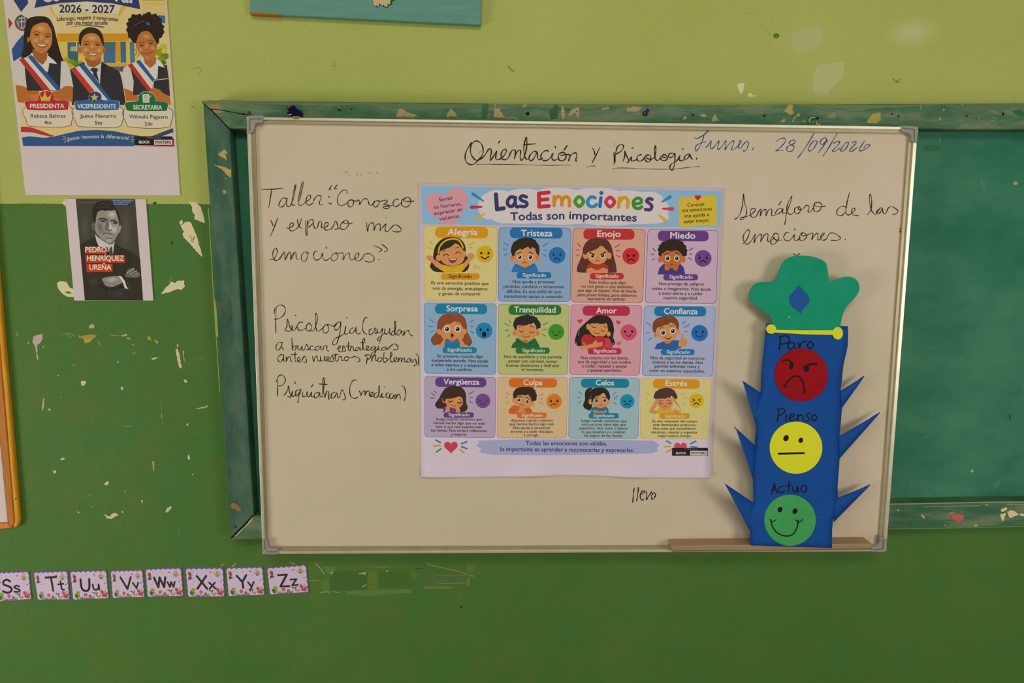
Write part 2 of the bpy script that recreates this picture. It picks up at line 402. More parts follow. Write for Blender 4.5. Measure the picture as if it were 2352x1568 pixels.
# scars where cards used to hang right of the last letter
A.n = 0; A.z(400, 1280, 3.267)
for t, c in (('950,38 1010,28 1080,32 1110,48 1100,88 1010,88 960,75', (86, 108, 44)), ('1120,62 1225,65 1205,92 1185,115 1135,118', (100, 122, 66)), ('1170,112 1300,96 1450,104 1448,240 1290,250 1172,240', (68, 92, 46)),
             ('1445,66 1620,60 1620,76 1445,76', (104, 124, 70)), ('1452,105 1525,105 1525,240 1452,242', (96, 114, 48)), ('1290,252 1460,245 1790,236 1788,262 1462,286 1296,276', (104, 124, 62)),
             ('1105,172 1160,150 1166,268 1108,265', (98, 118, 54)), ('1872,60 1935,130 2190,122 2232,200 1930,206 1880,232', (84, 100, 62)), ('2190,60 2255,58 2255,108 2200,112', (98, 116, 56)),
             ('1875,215 2100,215 2080,234 1876,238', (108, 122, 70)), ('1780,90 1830,120 1815,162 1775,150', (92, 112, 46)), ('1535,110 1770,100 1775,220 1540,232', (66, 96, 40)), ('2195,155 2225,150 2215,215 2190,210', (104, 124, 66))):
    A.poly(t, tuple(int(v*0.6+k*0.4) for v, k in zip(c, (66, 101, 42))))
A.stroke('1890,38 1940,60 2100,96 2258,142', 5, (142, 122, 92)); A.stroke('1960,198 2180,190', 4, (138, 118, 88)); A.stroke('1970,132 2200,136', 3, (120, 110, 80)); A.stroke('1820,84 1868,84', 4, (40, 55, 20))
A.stroke('1060,45 1100,85 1125,125', 6, (140, 150, 100)); A.stroke('1170,118 1190,108 1182,125; 1410,220 1440,205', 6, (120, 170, 140)); A.stroke('1010,175 1085,172', 6, (130, 120, 72)); A.stroke('870,36 905,50', 6, (165, 140, 110))
A.poly('1385,120 1440,105 1435,130', (150, 145, 105)); A.stroke('1100,262 1160,255 1165,270; 1190,255 1235,262', 6, (120, 140, 88)); A.ell(1597, 102, 7, 6, (150, 150, 110)); A.ell(2155, 372, 7, 6, (25, 40, 15)); A.stroke('2140,260 2140,345', 3, (90, 125, 65))
# pale patches high on the right
A.n = 0; A.z(1600, 0, 3.128)
A.poly('690,240 860,185 898,192 910,225 905,270 880,325 745,385 715,372 690,340', (160, 162, 106), True)
A.poly('870,470 960,452 1060,445 1062,500 1040,570 985,625 955,645 940,685 860,688 832,640 835,540', (162, 165, 110))
A.soft(1545, 235, 230, 140, (166, 169, 118), (153, 158, 83), -8)
A.poly('290,605 345,595 335,650 320,682 300,640', (205, 190, 150)); A.poly('360,685 375,668 395,665 400,685 430,682 428,690 380,700', (200, 185, 140))
A.ell(572, 257, 22, 19, (78, 112, 44)); A.stroke('560,258 575,248 590,255', 5, (60, 90, 35))
for x, y, r in ((498, 226, 5), (525, 245, 6), (548, 165, 5), (515, 300, 4), (1440, 585, 14), (1415, 570, 8), (1455, 570, 6), (2290, 703, 5)): A.ell(x, y, r, r*0.7, (112, 125, 58))
A.stroke('360,95 440,92; 1410,575 1440,600 1465,575', 3, (135, 140, 70))
A.n = 0; A.z(440, 0, 3.178)
A.stroke('520,480 545,400 600,360; 485,520 520,500 575,490; 540,500 560,540', 6, (150, 152, 80)); A.stroke('800,520 830,430 880,395; 900,420 920,450', 5, (150, 158, 82)); A.stroke('1020,480 1060,478; 1040,440 1045,520', 5, (122, 138, 60)); A.stroke('10,510 40,490 70,515 50,540', 8, (138, 142, 74))
A.ell(870, 225, 4, 4, (120, 130, 60)); A.ell(5, 778, 5, 5, (90, 100, 50))
A.n = 0; A.z(1160, 140, 1); A.stroke('8,12 14,20 20,24', 4, (110, 135, 55))
nw = len(wl.f)
wall = mesh('wall_back', wl.v+A.v, wl.f+[tuple(i+len(wl.v) for i in f) for f in A.f], None, cols=[(0.5, 0.5, 0.5)]*nw+A.c,
            mats=[M['painted_plaster'], M['print']], midx=[0]*nw+[1]*len(A.f))
wall['kind'] = 'structure'
for nm, xa, xb in (('wall_left', -3.35, -3.2), ('wall_right', 3.2, 3.35)):
    sw = Solid().add(box(xa, xb, -4.2, 0.15, 0.0, 3.1)).build(nm, M['painted_plaster']); sw['kind'] = 'structure'
fl = Solid().add(box(-3.2, 3.2, -4.2, 0.15, -0.12, 0.0)).build('floor', M['floor_tile']); fl['kind'] = 'structure'

# ================================================================ old green chalkboard fixed to the wall
FD = 0.034
cb = thing('chalkboard', 'old green wooden chalkboard with scuffed frame behind the whiteboard', 'chalkboard', 1400, 1220, 0.0)
pn = Solid().add(prism('524,290 2660,290 2660,1160 586,1186', 0.006, 0.0))
st = Solid().add(prism('466,234 527,297 583,1182 530,1236', FD, 0.0))
tr = Solid().add(prism('466,232 760,233 1180,238 1640,240 2352,237 2660,236 2660,298 2352,297 2105,296 1400,296 527,295', FD+0.001, 0.0))
br = Solid().add(prism('582,1184 2045,1156 2352,1151 2660,1146 2660,1203 2352,1208 2038,1215 600,1237 531,1238', FD+0.001, 0.0))
Solid().add(prism('2600,298 2660,298 2660,1146 2600,1146', FD, 0.0)).build('frame_stile', M['frame_stile_paint'], cb, 0.0015)
# scuffs, flaked paint and nail holes on the frame: one worn skin on each member
BK, TAN, GRN = (14, 18, 8), (150, 132, 94), (26, 92, 60)
A = Art(FD+0.0012); A.rough = 9; A.z(460, 220, 7.84)
A.poly('30,95 130,85 600,80 900,95 860,140 500,150 330,140 250,190 140,190', (100, 108, 66)); A.poly('120,150 270,150 330,130 385,235 405,270 390,312 270,312 250,280 200,235 140,200', (132, 118, 82))
A.stroke('30,110 180,240 350,410 520,590', 13, BK, False); A.stroke('180,240 340,250 600,300 850,335 960,350', 13, BK); A.poly('660,310 760,315 860,330 850,350 700,330', (35, 12, 6)); A.ell(880, 300, 35, 22, (70, 45, 15), 20); A.stroke('535,110 540,160', 12, (130, 125, 80)); A.stroke('1273,170 1272,200; 1272,310 1270,322', 8, (70, 110, 80))
A.ell(1585, 200, 20, 25, (80, 45, 25)); A.ell(1600, 310, 38, 30, (50, 22, 10))
A.rough = 4; A.z(440, 0, 3.178)
for t, c in (  ('1495,835 1520,785 1580,820 1640,840 1645,852 1490,850', TAN), ('1860,852 1890,790 1925,820 1940,852', (140, 135, 85)),
             ('2210,790 2240,790 2290,856 2205,856', TAN),): A.poly(t, c)
A.stroke('1075,762 1076,820', 10, (85, 130, 50)); A.ell(1078, 803, 11, 10, (25, 40, 15)); A.ell(1168, 796, 8, 8, (50, 45, 25)); A.stroke('2158,760 2165,856; 2125,855 2180,830', 6, (125, 125, 70)); A.ell(720, 778, 6, 6, (60, 50, 30))
A.rough = 6; A.z(1440, 230, 4.9)
for t, c in (('0,85 90,72 168,80 150,115 80,132 0,122', TAN),    
             ('625,212 655,175 682,200 650,220', TAN), ('810,165 880,155 905,190 850,188', TAN), ('955,235 985,148 1003,182 1042,237', TAN), 
             ('1780,100 1830,48 1872,58 1860,110 1882,150 1840,168 1800,140 1770,125', (152, 136, 88)), ('1718,246 1770,195 1782,246', TAN), ('1855,246 1880,190 1940,140 1952,185 1900,190 1870,246', TAN), ('1960,246 2010,215 2012,250', (120, 118, 84)),
             ('2250,190 2290,150 2352,130 2352,190 2290,195', (118, 120, 82)), ): A.poly(t, c)
A.ell(740, 165, 14, 14, (60, 25, 15)); A.ell(1545, 175, 18, 14, (45, 35, 25)); A.stroke('1090,125 1260,130; 1380,110 1400,125', 5, (100, 120, 80)); A.stroke('0,45 1300,30 2352,42', 14, (120, 132, 62))
A.z(1980, 220, 6.32)
for t, c in (('60,388 150,260 200,250 270,240 275,340 200,402', (148, 142, 72)),   
              ('1098,355 1135,295 1142,348', TAN), ('1440,110 1475,112 1455,188 1440,180', (130, 140, 60)), ('845,125 880,130 855,195 838,190', (110, 125, 60))): A.poly(t, c)
A.ell(530, 295, 18, 18, (90, 40, 20)); A.ell(1518, 290, 19, 18, (72, 48, 20)); A.ell(2050, 262, 19, 22, (40, 12, 12)); A.ell(1185, 202, 16, 18, (150, 130, 100)); A.ell(440, 262, 16, 12, (35, 50, 25)); A.ell(405, 155, 7, 7, (30, 40, 20))
A.stroke('1700,300 1700,350; 1870,355 1910,360; 1790,250 1830,265; 1900,310 1950,330', 16, (100, 130, 90)); A.poly('2180,220 2260,200 2350,230 2350,290 2230,270', (40, 92, 62))
A.rough = 0; A.z(0, 0, 1)
for x0, x1, h, c in ((560, 900, 9, (92, 104, 72)), (830, 1160, 15, (84, 104, 76)), (1120, 1520, 12, (92, 108, 74)), (1600, 1700, 16, (88, 104, 70)), (1830, 2120, 14, (92, 110, 78)), (2170, 2352, 22, (82, 104, 76))):
    yt = 234.5 if x0 < 700 else (238 if x0 < 1300 else 240); m = 14
    A.poly([(x0, yt), (x1, yt+1)]+[(x1-(x1-x0)*k/m, yt+2+h*random.uniform(0.4, 1)*math.sin(math.pi*(k+0.5)/(m+1))) for k in range(m+1)], c)
A.rough = 1
for t, c in (('1291,240 1298,255 1297,268 1295,275 1289,272 1288,256', TAN), ('1303,266 1312,252 1326,245 1331,250 1330,270 1326,270 1322,260 1312,266', TAN), ('1198,248 1203,240 1212,238 1208,246', (128, 132, 74)), ('1108,240 1122,238 1120,270 1106,272', (58, 88, 60)), ('1262,256 1275,240 1284,244 1280,272 1264,274', (56, 84, 56)), ('1380,248 1400,246 1400,250 1384,252', (138, 136, 84))): A.poly(t, c)
A.ell(1212, 261, 4, 4, BK, n=10); A.ell(1324, 256, 1.6, 1.4, (70, 40, 25), n=8); A.stroke('1137,236 1138,248', 2, (120, 140, 66)); A.stroke('1166,272 1180,270 1190,275', 2.5, (136, 126, 92))
worn(tr, A, 'frame_rail', 'frame_rail_paint', cb, 0.0015)
A = Art(FD+0.0004); A.rough = 5; A.z(460, 220, 7.84)
for t in ('305,1052 440,970 470,1000 500,1055 440,1020 492,1160 380,1098', '230,1235 380,1265 480,1300 557,1337 552,1480 480,1422 380,1312', '445,1490 470,1478 468,1505'): A.poly(t, (166, 142, 84))
A.z(440, 0, 3.178); A.poly('225,1390 250,1385 255,1412 235,1418', (140, 125, 90)); A.ell(248, 1302, 5, 5, TAN)
A.z(500, 1080, 7.127)
A.poly('210,575 225,540 260,525 300,545 330,570 360,600 392,640 370,667 305,662 280,620 240,632 220,605', (126, 98, 54)); A.poly('270,915 290,905 300,940 285,940', (18, 35, 18)); A.ell(300, 920, 8, 10, (20, 40, 20)); A.stroke('305,380 303,420', 4, (90, 120, 90))
A.z(0, 440, 3.408); A.poly('1690,860 1790,850 1810,900 1700,920', (72, 84, 58)); A.stroke('1805,960 1808,1010', 5, (28, 58, 42)); A.poly('1730,-12 1768,-10 1760,12', TAN)
worn(st, A, 'frame_stile', 'frame_stile_paint', cb, 0.0015)
A = Art(FD+0.0012); A.rough = 4; A.z(2000, 860, 3.563)
for t, c in (('630,1135 680,1120 688,1140 660,1145', (180, 90, 90)), ('665,1155 700,1140 760,1150 755,1190 715,1203 690,1190 660,1175', (188, 82, 84)), ('1062,1112 1100,1085 1118,1092 1110,1112 1075,1122', CREAM), ('1060,1140 1105,1130 1095,1180 1075,1203', CREAM), ('1115,1120 1150,1108 1180,1118 1212,1145 1165,1165 1135,1170', CREAM), ('1213,1142 1260,1132 1300,1138 1300,1160 1240,1160', CREAM),
             ('410,1150 428,1143 447,1172 430,1180', (180, 150, 110)), ('215,1102 238,1103 226,1120', (160, 160, 120)), ('935,1062 958,1060 955,1078', (170, 150, 110)), ('840,1235 870,1225 875,1240 850,1243', (150, 165, 70)), ('1070,1195 1088,1190 1078,1212', (150, 160, 60)),  ): A.poly(t, c)
A.stroke('160,1060 600,1052 900,1045 1254,1042', 9, (122, 138, 104)); A.stroke('430,1082 890,1072', 6, (116, 134, 98)); A.stroke('1115,1062 1254,1064', 6, (130, 150, 80)); A.stroke('145,1262 800,1252 1254,1240', 6, (96, 128, 82)); A.ell(610, 1232, 6, 6, (150, 160, 80)); A.ell(740, 1243, 5, 5, TAN)
A.z(500, 1080, 7.127); A.stroke('222,1112 320,1010 470,865 575,745', 26, BK, False); A.poly('222,1126 335,1020 485,868 578,757 552,822 462,910 335,1042 240,1110', (186, 166, 142)); A.stroke('280,1118 720,1112', 8, (120, 100, 45)); A.stroke('590,832 690,828', 5, (28, 48, 32)); A.stroke('630,940 635,1000', 4, (90, 120, 90))
worn(br, A, 'frame_rail', 'frame_rail_paint', cb, 0.0015)
# chalk smears and scratches on the panel
A = Art(0.0062).z(2000, 860, 3.563)
for t in ('315,870 360,875 372,960 345,985 318,950', '455,905 505,900 537,975 515,992 480,950', '1000,900 1035,868 1065,885 1020,938', '430,505 470,490 465,525 440,528'): A.poly(t, (58, 116, 92), True)
for t in ('590,745 720,748 880,755 950,762', '450,675 560,665', '1040,660 1155,652', '1050,668 1150,664', '980,105 1110,102', '1000,402 1040,405', '400,505 440,510 510,490'): A.stroke(t, 2.5, (66, 122, 98))
A.poly('815,792 830,770 846,792 825,803', (150, 150, 120)); A.stroke('1135,330 1140,362', 7, (18, 56, 40)); A.stroke('490,240 500,300; 1115,612 1116,625; 965,335 968,352', 4, (80, 132, 106))
A.z(1980, 220, 6.32); A.ell(2228, 1268, 34, 26, (160, 140, 115)); A.stroke('1150,578 1130,630 1115,685', 8, (124, 150, 112)); A.stroke('1110,700 1105,740; 905,840 915,840 905,900 890,965; 855,1012 925,995; 790,855 900,845; 1415,790 1375,840; 980,820 1030,825', 6, (82, 128, 102)); A.poly('900,740 1000,720 1130,740 1080,790 960,800', (50, 100, 62), True); A.poly('1700,1210 1790,1250 1800,1340 1740,1350 1700,1290', (62, 116, 92), True)
worn(pn, A, 'writing_panel', 'chalk_panel', cb)

# ================================================================ whiteboard hung over the chalkboard
BD = 0.054                      # writing surface
wb = thing('whiteboard', 'aluminium framed whiteboard with handwritten notes hung over the green chalkboard', 'whiteboard', 1320, 1270, FD)
Solid().add(prism('576,275 2098,298 2028,1260 608,1264', BD, FD+0.003)).build('writing_surface', M['board_white'], wb)
OUT = [(566, 268), (2109, 291), (2036, 1266), (603, 1272)]
MID = [(574, 274.5), (2100, 298), (2028, 1260.5), (609, 1266.5)]
INN = [(585, 283), (2088, 306), (2018, 1252), (615, 1257)]
for i in range(4):
    j = (i+1) % 4; s = Solid()
    s.add(prism([OUT[i], OUT[j], MID[j], MID[i]], BD+0.008, FD+0.0025))
    o = s.build('frame_rail', M['aluminium'], wb, 0.0007)
    Solid().add(prism([MID[i], MID[j], INN[j], INN[i]], BD+0.0045, BD-0.001)).build('inner_lip', M['aluminium_lip'], o, 0.0005)
for t, a in (('567,276 569,268 575,264.5 606,264.5 603,281 590,282 586,285 583,300 580,304 566,308', '574,273 600,273; 574,273 573,300'),
             ('2070,288 2104,290 2109,294 2110,300 2106,329 2093,324 2094,312 2088,306 2072,302', '2074,294 2100,297; 2100,297 2100,324'),
             ('2038,1238 2037,1262 2033,1267 2026,1268 2002,1267 2001,1258 2014,1254 2019,1248 2021,1232', '2029,1240 2028,1260; 2028,1260 2006,1262'),
             ('601,1236 602,1266 607,1272.5 614,1273.5 640,1273 637,1260 618,1258 615,1252 615,1243', '607.5,1240 609,1262; 612,1267 636,1267')):
    o = Solid().add(prism(t, BD+0.0098, FD+0.002)).build('corner_cap', M['grey_plastic'], wb, 0.001)
    Art(BD+0.0102).stroke(a, 1.6, (86, 80, 74), False).build('groove', o)
tp = Solid().add(prism('1543,1253 2003,1248 2003,1263 1545,1268', BD+0.030, BD-0.001)).build('pen_tray', M['tray_metal'], wb, 0.001)
Art(BD+0.0304).stroke('1545,1265 2002,1260', 1.2, (95, 74, 50), False).build('tray_lip', tp)
INK, FADE, BLU = (38, 28, 18), (72, 58, 42), (38, 58, 118)
def writing(zoom, txt, w, col, fade=None, label=None):
    A = Art(BD+0.0003).z(*zoom)
    A.stroke(txt, w*0.86, col, vary=0.3, n=7)
    if fade: A.stroke(fade, w*0.8, FADE, vary=0.2, n=7)
    o = A.build('marker_writing', wb, M['gloss_ink'])
    if label: o['label'] = label
ZA = (580, 280, 4.355)
writing(ZA, '''88,672 200,672 305,662; 190,678 178,760 162,855; 335,765 300,762 268,810 265,842 300,848 330,810 345,762 340,800 348,842 378,838; 425,630 395,790 398,830 430,830; 540,790 575,770 580,738 555,735 535,780 545,825 575,830 610,805;
 610,790 632,750 662,737 688,748 668,805 678,828 702,828; 760,746 772,752; 762,812 790,820; 795,632 768,672 785,675; 845,632 818,665 838,668; 990,778 960,790 955,835 985,850 1010,820 1005,785 990,778 1040,795; 1040,795 1065,780 1070,826 1085,800 1115,770 1148,772 1160,800 1165,825 1190,832 1222,800;
 1240,788 1215,800 1210,838 1235,850 1265,820 1260,790 1238,788 1290,792 1340,780 1345,800 1310,825 1350,830 1372,850 1340,868 1305,855 1325,845 1400,835; 1458,778 1435,770 1408,800 1410,835 1440,845 1480,815; 1530,765 1498,778 1490,825 1520,850 1560,840 1582,800 1570,760 1535,757 1508,780 1540,795 1615,792''', 9, INK,
 '435,630 410,760 378,838; 495,597 465,740 455,800 475,835 510,820 540,790; 510,597 480,740 465,790; 948,715 940,685 900,685 856,740 850,800 880,838 930,820 965,790', 'black handwriting beginning Taller at the top left of the whiteboard')
writing(ZA, '''178,980 190,1000 205,1040; 250,962 215,1060 180,1138; 340,1060 370,1060 410,1030 405,1008 375,1025 370,1075 400,1090 440,1065; 448,975 462,1040 495,1065; 490,965 470,1030 440,1070; 545,1040 570,985 600,978 605,1010 570,1045 550,1050;
 605,985 615,1052 645,1060 665,1000 690,1005 690,1055 715,1055 750,1040 755,1010 730,1010 715,1050 730,1080 770,1075 800,1055 830,990 850,1030 850,1065 825,1075; 850,1065 880,1060; 905,1000 880,1030 885,1070 925,1070 960,1030 945,985 905,995 930,1015 995,1012;
 1275,1085 1310,1045 1335,1020 1325,1080 1350,1095 1385,1060 1415,1030 1450,1035 1487,1070 1470,1097 1420,1097 1400,1090; 1337,953 1337,960; 1140,1010 1150,1095 1160,1040 1185,1010 1212,1018 1214,1085 1230,1040 1255,1020 1278,1030 1275,1085''', 9, INK,
 '530,990 530,1070 535,1135; 548,985 545,1080 548,1135', 'black handwriting y expreso mis, second line at left')
writing(ZA, '''175,1375 215,1368 245,1310 240,1266 220,1266 203,1310 208,1360 232,1387 262,1370; 650,1290 620,1300 610,1350 640,1382 680,1362; 700,1310 705,1362 735,1385 772,1360; 738,1250 738,1264; 1020,1365 1060,1345 1060,1312 1030,1325 1025,1370 1060,1390 1100,1360 1115,1330 1160,1315 1210,1345 1212,1385 1172,1402 1125,1390; 1262,1372 1272,1376; 1210,1235 1290,1272 1265,1300; 1298,1225 1352,1275 1320,1298''', 8.5, INK,
 '''262,1378 300,1320 320,1300 325,1380 345,1330 375,1300 380,1378 395,1330 430,1300 440,1368 470,1370; 272,1372 310,1310; 332,1375 360,1312; 388,1372 420,1308; 520,1300 490,1330 495,1387 530,1387 552,1330 532,1300 570,1312; 700,1310 680,1362; 835,1310 797,1330 785,1372 820,1387 855,1345 832,1305 870,1315 905,1310 905,1380 930,1330 965,1310 975,1365 992,1380 1020,1365''', 'faded handwriting emociones, third line at left')
ZB = (580, 640, 4.9)
writing(ZB, '''265,345 260,470 262,605; 245,400 252,340 300,298 350,306 370,350 350,408 300,446 250,455; 362,578 388,530 390,450 420,540 435,580 402,590 370,578; 435,580 450,520 445,572 470,580 500,535; 483,410 487,416; 570,492 530,490 505,530 515,575 560,577 605,555; 640,500 607,528 608,578 640,584 667,545 640,500 618,512; 640,584 690,577 725,480 727,410 712,390 705,450 715,560 738,590 790,555;
 830,512 795,550 800,602 835,607 860,560 840,515 880,522 925,535 960,490 995,490; 960,490 925,525 927,572 955,573 985,530 995,490 985,600 950,722 918,745 900,722 930,672 1000,640 1035,605 1050,530 1035,600 1050,625 1085,607; 1060,436 1064,444; 1132,552 1100,570 1097,610 1125,612 1160,562 1165,540 1165,600 1185,622 1215,612;
 1298,437 1265,442 1240,510 1245,590 1285,628; 1345,560 1315,580 1312,625 1345,620 1370,572 1380,555 1378,610 1398,612 1402,560 1408,605 1440,600 1465,560 1450,650 1430,700 1410,695 1417,665 1480,618 1490,560 1487,610 1515,620 1540,580 1545,560 1542,612 1562,625; 1592,590 1565,602 1562,628 1585,635 1605,580 1612,492 1600,482 1595,560 1607,632; 1660,572 1630,592 1627,630 1650,630 1680,582 1680,625 1702,632 1708,580 1702,632 1730,592 1755,582 1767,622 1798,642''', 9.5, INK, None, 'handwriting Psicologia (ayudan')
writing(ZB, '''325,717 285,722 262,770 275,800 305,790 330,738 335,714 330,770 348,797; 440,667 446,730 446,798; 446,780 475,755 490,762 480,800 448,798; 490,765 510,752 510,790 535,800 560,757 556,795 582,800 605,740 622,762 632,795 605,800; 632,795 655,760 685,757; 655,757 645,790 665,803 705,795; 745,757 710,772 710,800 735,803 765,762 770,800 792,795 805,757 835,757 835,800 855,815;
 950,790 985,775 990,757 970,762 965,800 985,820 1010,812 1020,752 1042,792 1040,815 1015,820; 1080,710 1080,800 1100,812; 1045,760 1120,755; 1100,812 1108,772 1135,772 1135,803 1157,810; 1195,772 1165,782 1160,808 1185,805 1210,777 1212,803 1240,800; 1240,790 1240,700 1252,668 1262,690 1245,740 1248,790 1275,797 1305,775 1305,757 1285,762 1280,795 1305,805 1335,790; 1210,718 1272,715;
 1365,762 1335,777 1335,800 1365,800 1385,762 1380,830 1355,872 1335,865 1345,835 1400,800 1420,757 1415,795 1440,802; 1430,728 1436,722; 1490,767 1460,777 1455,800 1485,802 1510,772 1515,800 1560,752 1600,732 1635,762 1625,797 1585,797''', 9.5, INK, None, 'handwriting a buscar estrategias')
writing(ZB, '''350,857 310,857 285,890 295,930 325,930 350,882 350,860 350,920 367,930; 380,880 380,930 400,887 425,880 430,925 450,925; 480,825 478,900 487,935; 435,855 500,850; 500,930 535,910 530,887 510,892 505,925 530,935 552,930 580,872 602,900 605,937 575,940; 675,872 690,932 700,892 725,872 735,920 760,922 765,872 767,920 800,920 815,872 817,920 860,897 855,877 835,887 835,920 870,922 890,867 912,900 905,932 880,930;
 938,840 930,890 937,925 960,920 975,877 1000,880 1000,915 1022,915; 900,857 968,852; 1065,872 1035,890 1040,920 1070,915 1080,887 1060,872 1100,890 1150,875 1200,895 1205,927 1175,937; 1268,868 1290,890 1280,960; 1265,860 1310,855 1325,885 1290,915; 1345,870 1340,930 1355,882 1385,862 1382,915 1402,920; 1435,887 1410,902 1412,930 1440,930 1460,902 1440,887 1470,902; 1480,832 1475,930 1500,935 1517,902 1490,890;
 1515,925 1555,880 1570,850 1560,828 1550,860 1555,925 1580,935 1620,905 1615,882 1595,892 1595,930 1628,935; 1640,892 1640,935 1655,897 1675,895 1675,935 1690,897 1710,897 1710,935 1732,932; 1770,897 1740,907 1740,935 1765,935 1785,902 1785,932 1800,935 1825,902 1842,930 1840,970 1815,977; 1840,842 1865,880 1865,970''', 9.5, INK, None, 'handwriting antes nuestros problemas)')
writing(ZB, '''285,1140 280,1230 280,1320; 265,1160 290,1100 325,1082 360,1110 366,1160 330,1200 290,1205; 358,1310 395,1250 402,1205 420,1290 432,1330 395,1325; 432,1325 450,1262 445,1315 470,1320 495,1290; 472,1160 482,1180; 530,1247 490,1262 480,1310 505,1315 535,1262 545,1242 520,1330 510,1395; 565,1272 565,1322 600,1320 615,1272 615,1322 640,1322 665,1272 662,1320 690,1330; 678,1193 664,1216;
 740,1277 702,1292 697,1335 730,1335 755,1282 760,1330 785,1320; 790,1300 790,1160 800,1112 808,1150 800,1250 812,1335 835,1267 860,1280 855,1355 882,1332; 750,1183 838,1190; 930,1277 892,1292 887,1340 920,1335 950,1282 957,1330 980,1330 1000,1257 1020,1260 1042,1330 1037,1362 1015,1360; 1172,1142 1130,1145 1095,1220 1100,1310 1140,1345 1185,1335;
 1200,1262 1220,1300 1215,1315 1240,1272 1265,1262 1265,1310 1285,1272 1310,1262 1320,1320 1355,1302 1350,1277 1330,1287 1330,1320 1357,1325; 1405,1282 1375,1292 1370,1330 1400,1335 1425,1282 1425,1197 1422,1300 1440,1332 1460,1287 1457,1330 1485,1332; 1480,1215 1487,1221; 1535,1282 1507,1292 1502,1330 1530,1340 1552,1325; 1572,1292 1547,1302 1542,1340 1570,1345 1595,1302 1597,1345 1615,1340 1615,1297 1615,1345 1635,1307 1655,1302 1662,1350; 1680,1197 1715,1240 1722,1310 1708,1368''', 10, INK, None, 'handwriting Psiquiatras (medican)')
writing((1060, 300, 8.4), '''188,232 110,360 70,490 90,600 170,655 250,635 340,550 410,450 412,330 370,240 290,198 220,230 175,320 180,440 240,540 310,570 400,525 470,440 520,365 565,350 575,420 550,570 600,520 680,390 660,500 680,560 770,530 860,420 855,365 810,365 765,450 775,530 830,560 900,530 950,420 1000,370 1040,400 1020,545 1050,440 1110,375 1140,400 1130,520 1160,568 1210,500 1255,330 1255,120 1210,260 1205,420 1240,540 1300,548; 1195,272 1300,262 1425,252; 718,240 728,212 748,200; 1460,412 1400,400 1330,460 1300,540 1340,582 1400,530 1455,420 1470,520 1500,560 1560,530; 1680,395 1620,385 1550,440 1530,510 1570,570 1640,575 1720,520 1765,435 1745,530 1790,572 1860,540; 1810,305 1812,335; 1980,372 2035,290; 1960,412 1880,450 1870,530 1910,578 1990,560 2020,480 1990,430 1930,415; 1905,478 2060,460 2100,485; 2100,470 2065,580 2110,470 2180,430 2225,450 2205,570 2232,590''', 24, INK, None, 'black heading Orientación at the top centre')
writing((1060, 300, 8.4), '290,660 360,648 700,650 1200,655 1640,668 2000,660 2090,668', 12, INK, None, 'thin line under the heading')
writing((1340, 300, 8.4), '''175,340 200,370 220,460; 318,322 250,460 172,615; 590,420 595,540 590,645; 610,600 620,450 660,310 730,265 775,300 740,380 640,450; 765,590 795,500 800,390 830,480 880,580 845,612; 870,600 930,500 925,570 960,582 1020,560; 1115,462 1050,485 1035,550 1080,590 1150,560 1190,490; 1240,465 1190,500 1195,570 1250,605 1300,560 1290,490 1240,465 1210,500 1240,540 1310,550 1375,500 1400,350 1390,290 1370,400 1390,540 1430,575 1490,530;
 1560,460 1500,490 1500,555 1560,580 1620,540 1600,480 1550,460 1530,500 1570,520 1640,490; 1740,435 1680,435 1640,480 1660,520 1720,500 1765,440 1760,620 1730,740 1690,755 1665,710 1700,640 1800,580 1865,480 1850,560 1900,580 1940,560; 2040,455 1980,470 1945,530 1990,550 2050,480 2060,460 2080,530 2110,548; 940,335 955,338; 1912,350 1922,352; 2185,530 2187,545''', 22, INK, None, 'black words y Psicologia after the heading')
writing((1340, 300, 8.4), '65,703 110,688 170,680 235,685; 575,737 620,722 800,720 1100,732 1450,742 1750,740 2000,712 2140,695 2248,695', 11, INK, None, 'thin lines under the last heading words')
writing((1580, 285, 5.345), '''85,168 110,178 190,135 252,90 240,80 200,130 175,215 130,300 100,330 88,300 120,250 220,215; 225,285 270,230 285,205 275,290 300,300 350,245 382,205 365,290 375,310 420,270 460,210 470,215 455,315 500,250 560,200 560,250 535,300 550,318 620,265 655,215 645,200 625,240 620,280 645,295 690,240 725,210 745,235 720,310 690,330 675,320; 808,290 787,320;
 1090,210 1140,178 1190,175 1195,215 1140,280 1080,325 1110,322 1172,320; 1270,200 1310,195 1318,220 1275,250 1240,235 1262,205; 1280,255 1230,270 1212,310 1240,338 1290,320 1305,280 1280,255; 1550,110 1480,230 1400,350 1350,410; 1590,215 1550,205 1500,260 1478,310 1500,330 1550,290 1588,225; 1710,215 1690,165 1640,190 1625,235 1660,245 1710,190 1670,260 1602,350; 1835,112 1770,220 1710,320 1660,390;
 1790,235 1830,212 1865,215 1840,260 1778,325 1800,335 1870,295; 1970,220 1930,240 1880,310 1890,335 1940,300 1975,230 1950,225; 2015,230 2060,212 2060,240 1985,320 2010,335 2080,285; 2172,205 2140,250 2105,310 2120,328 2190,300 2235,260 2200,250 2160,290''', 11, BLU, None, 'blue handwritten date at the top right of the whiteboard')
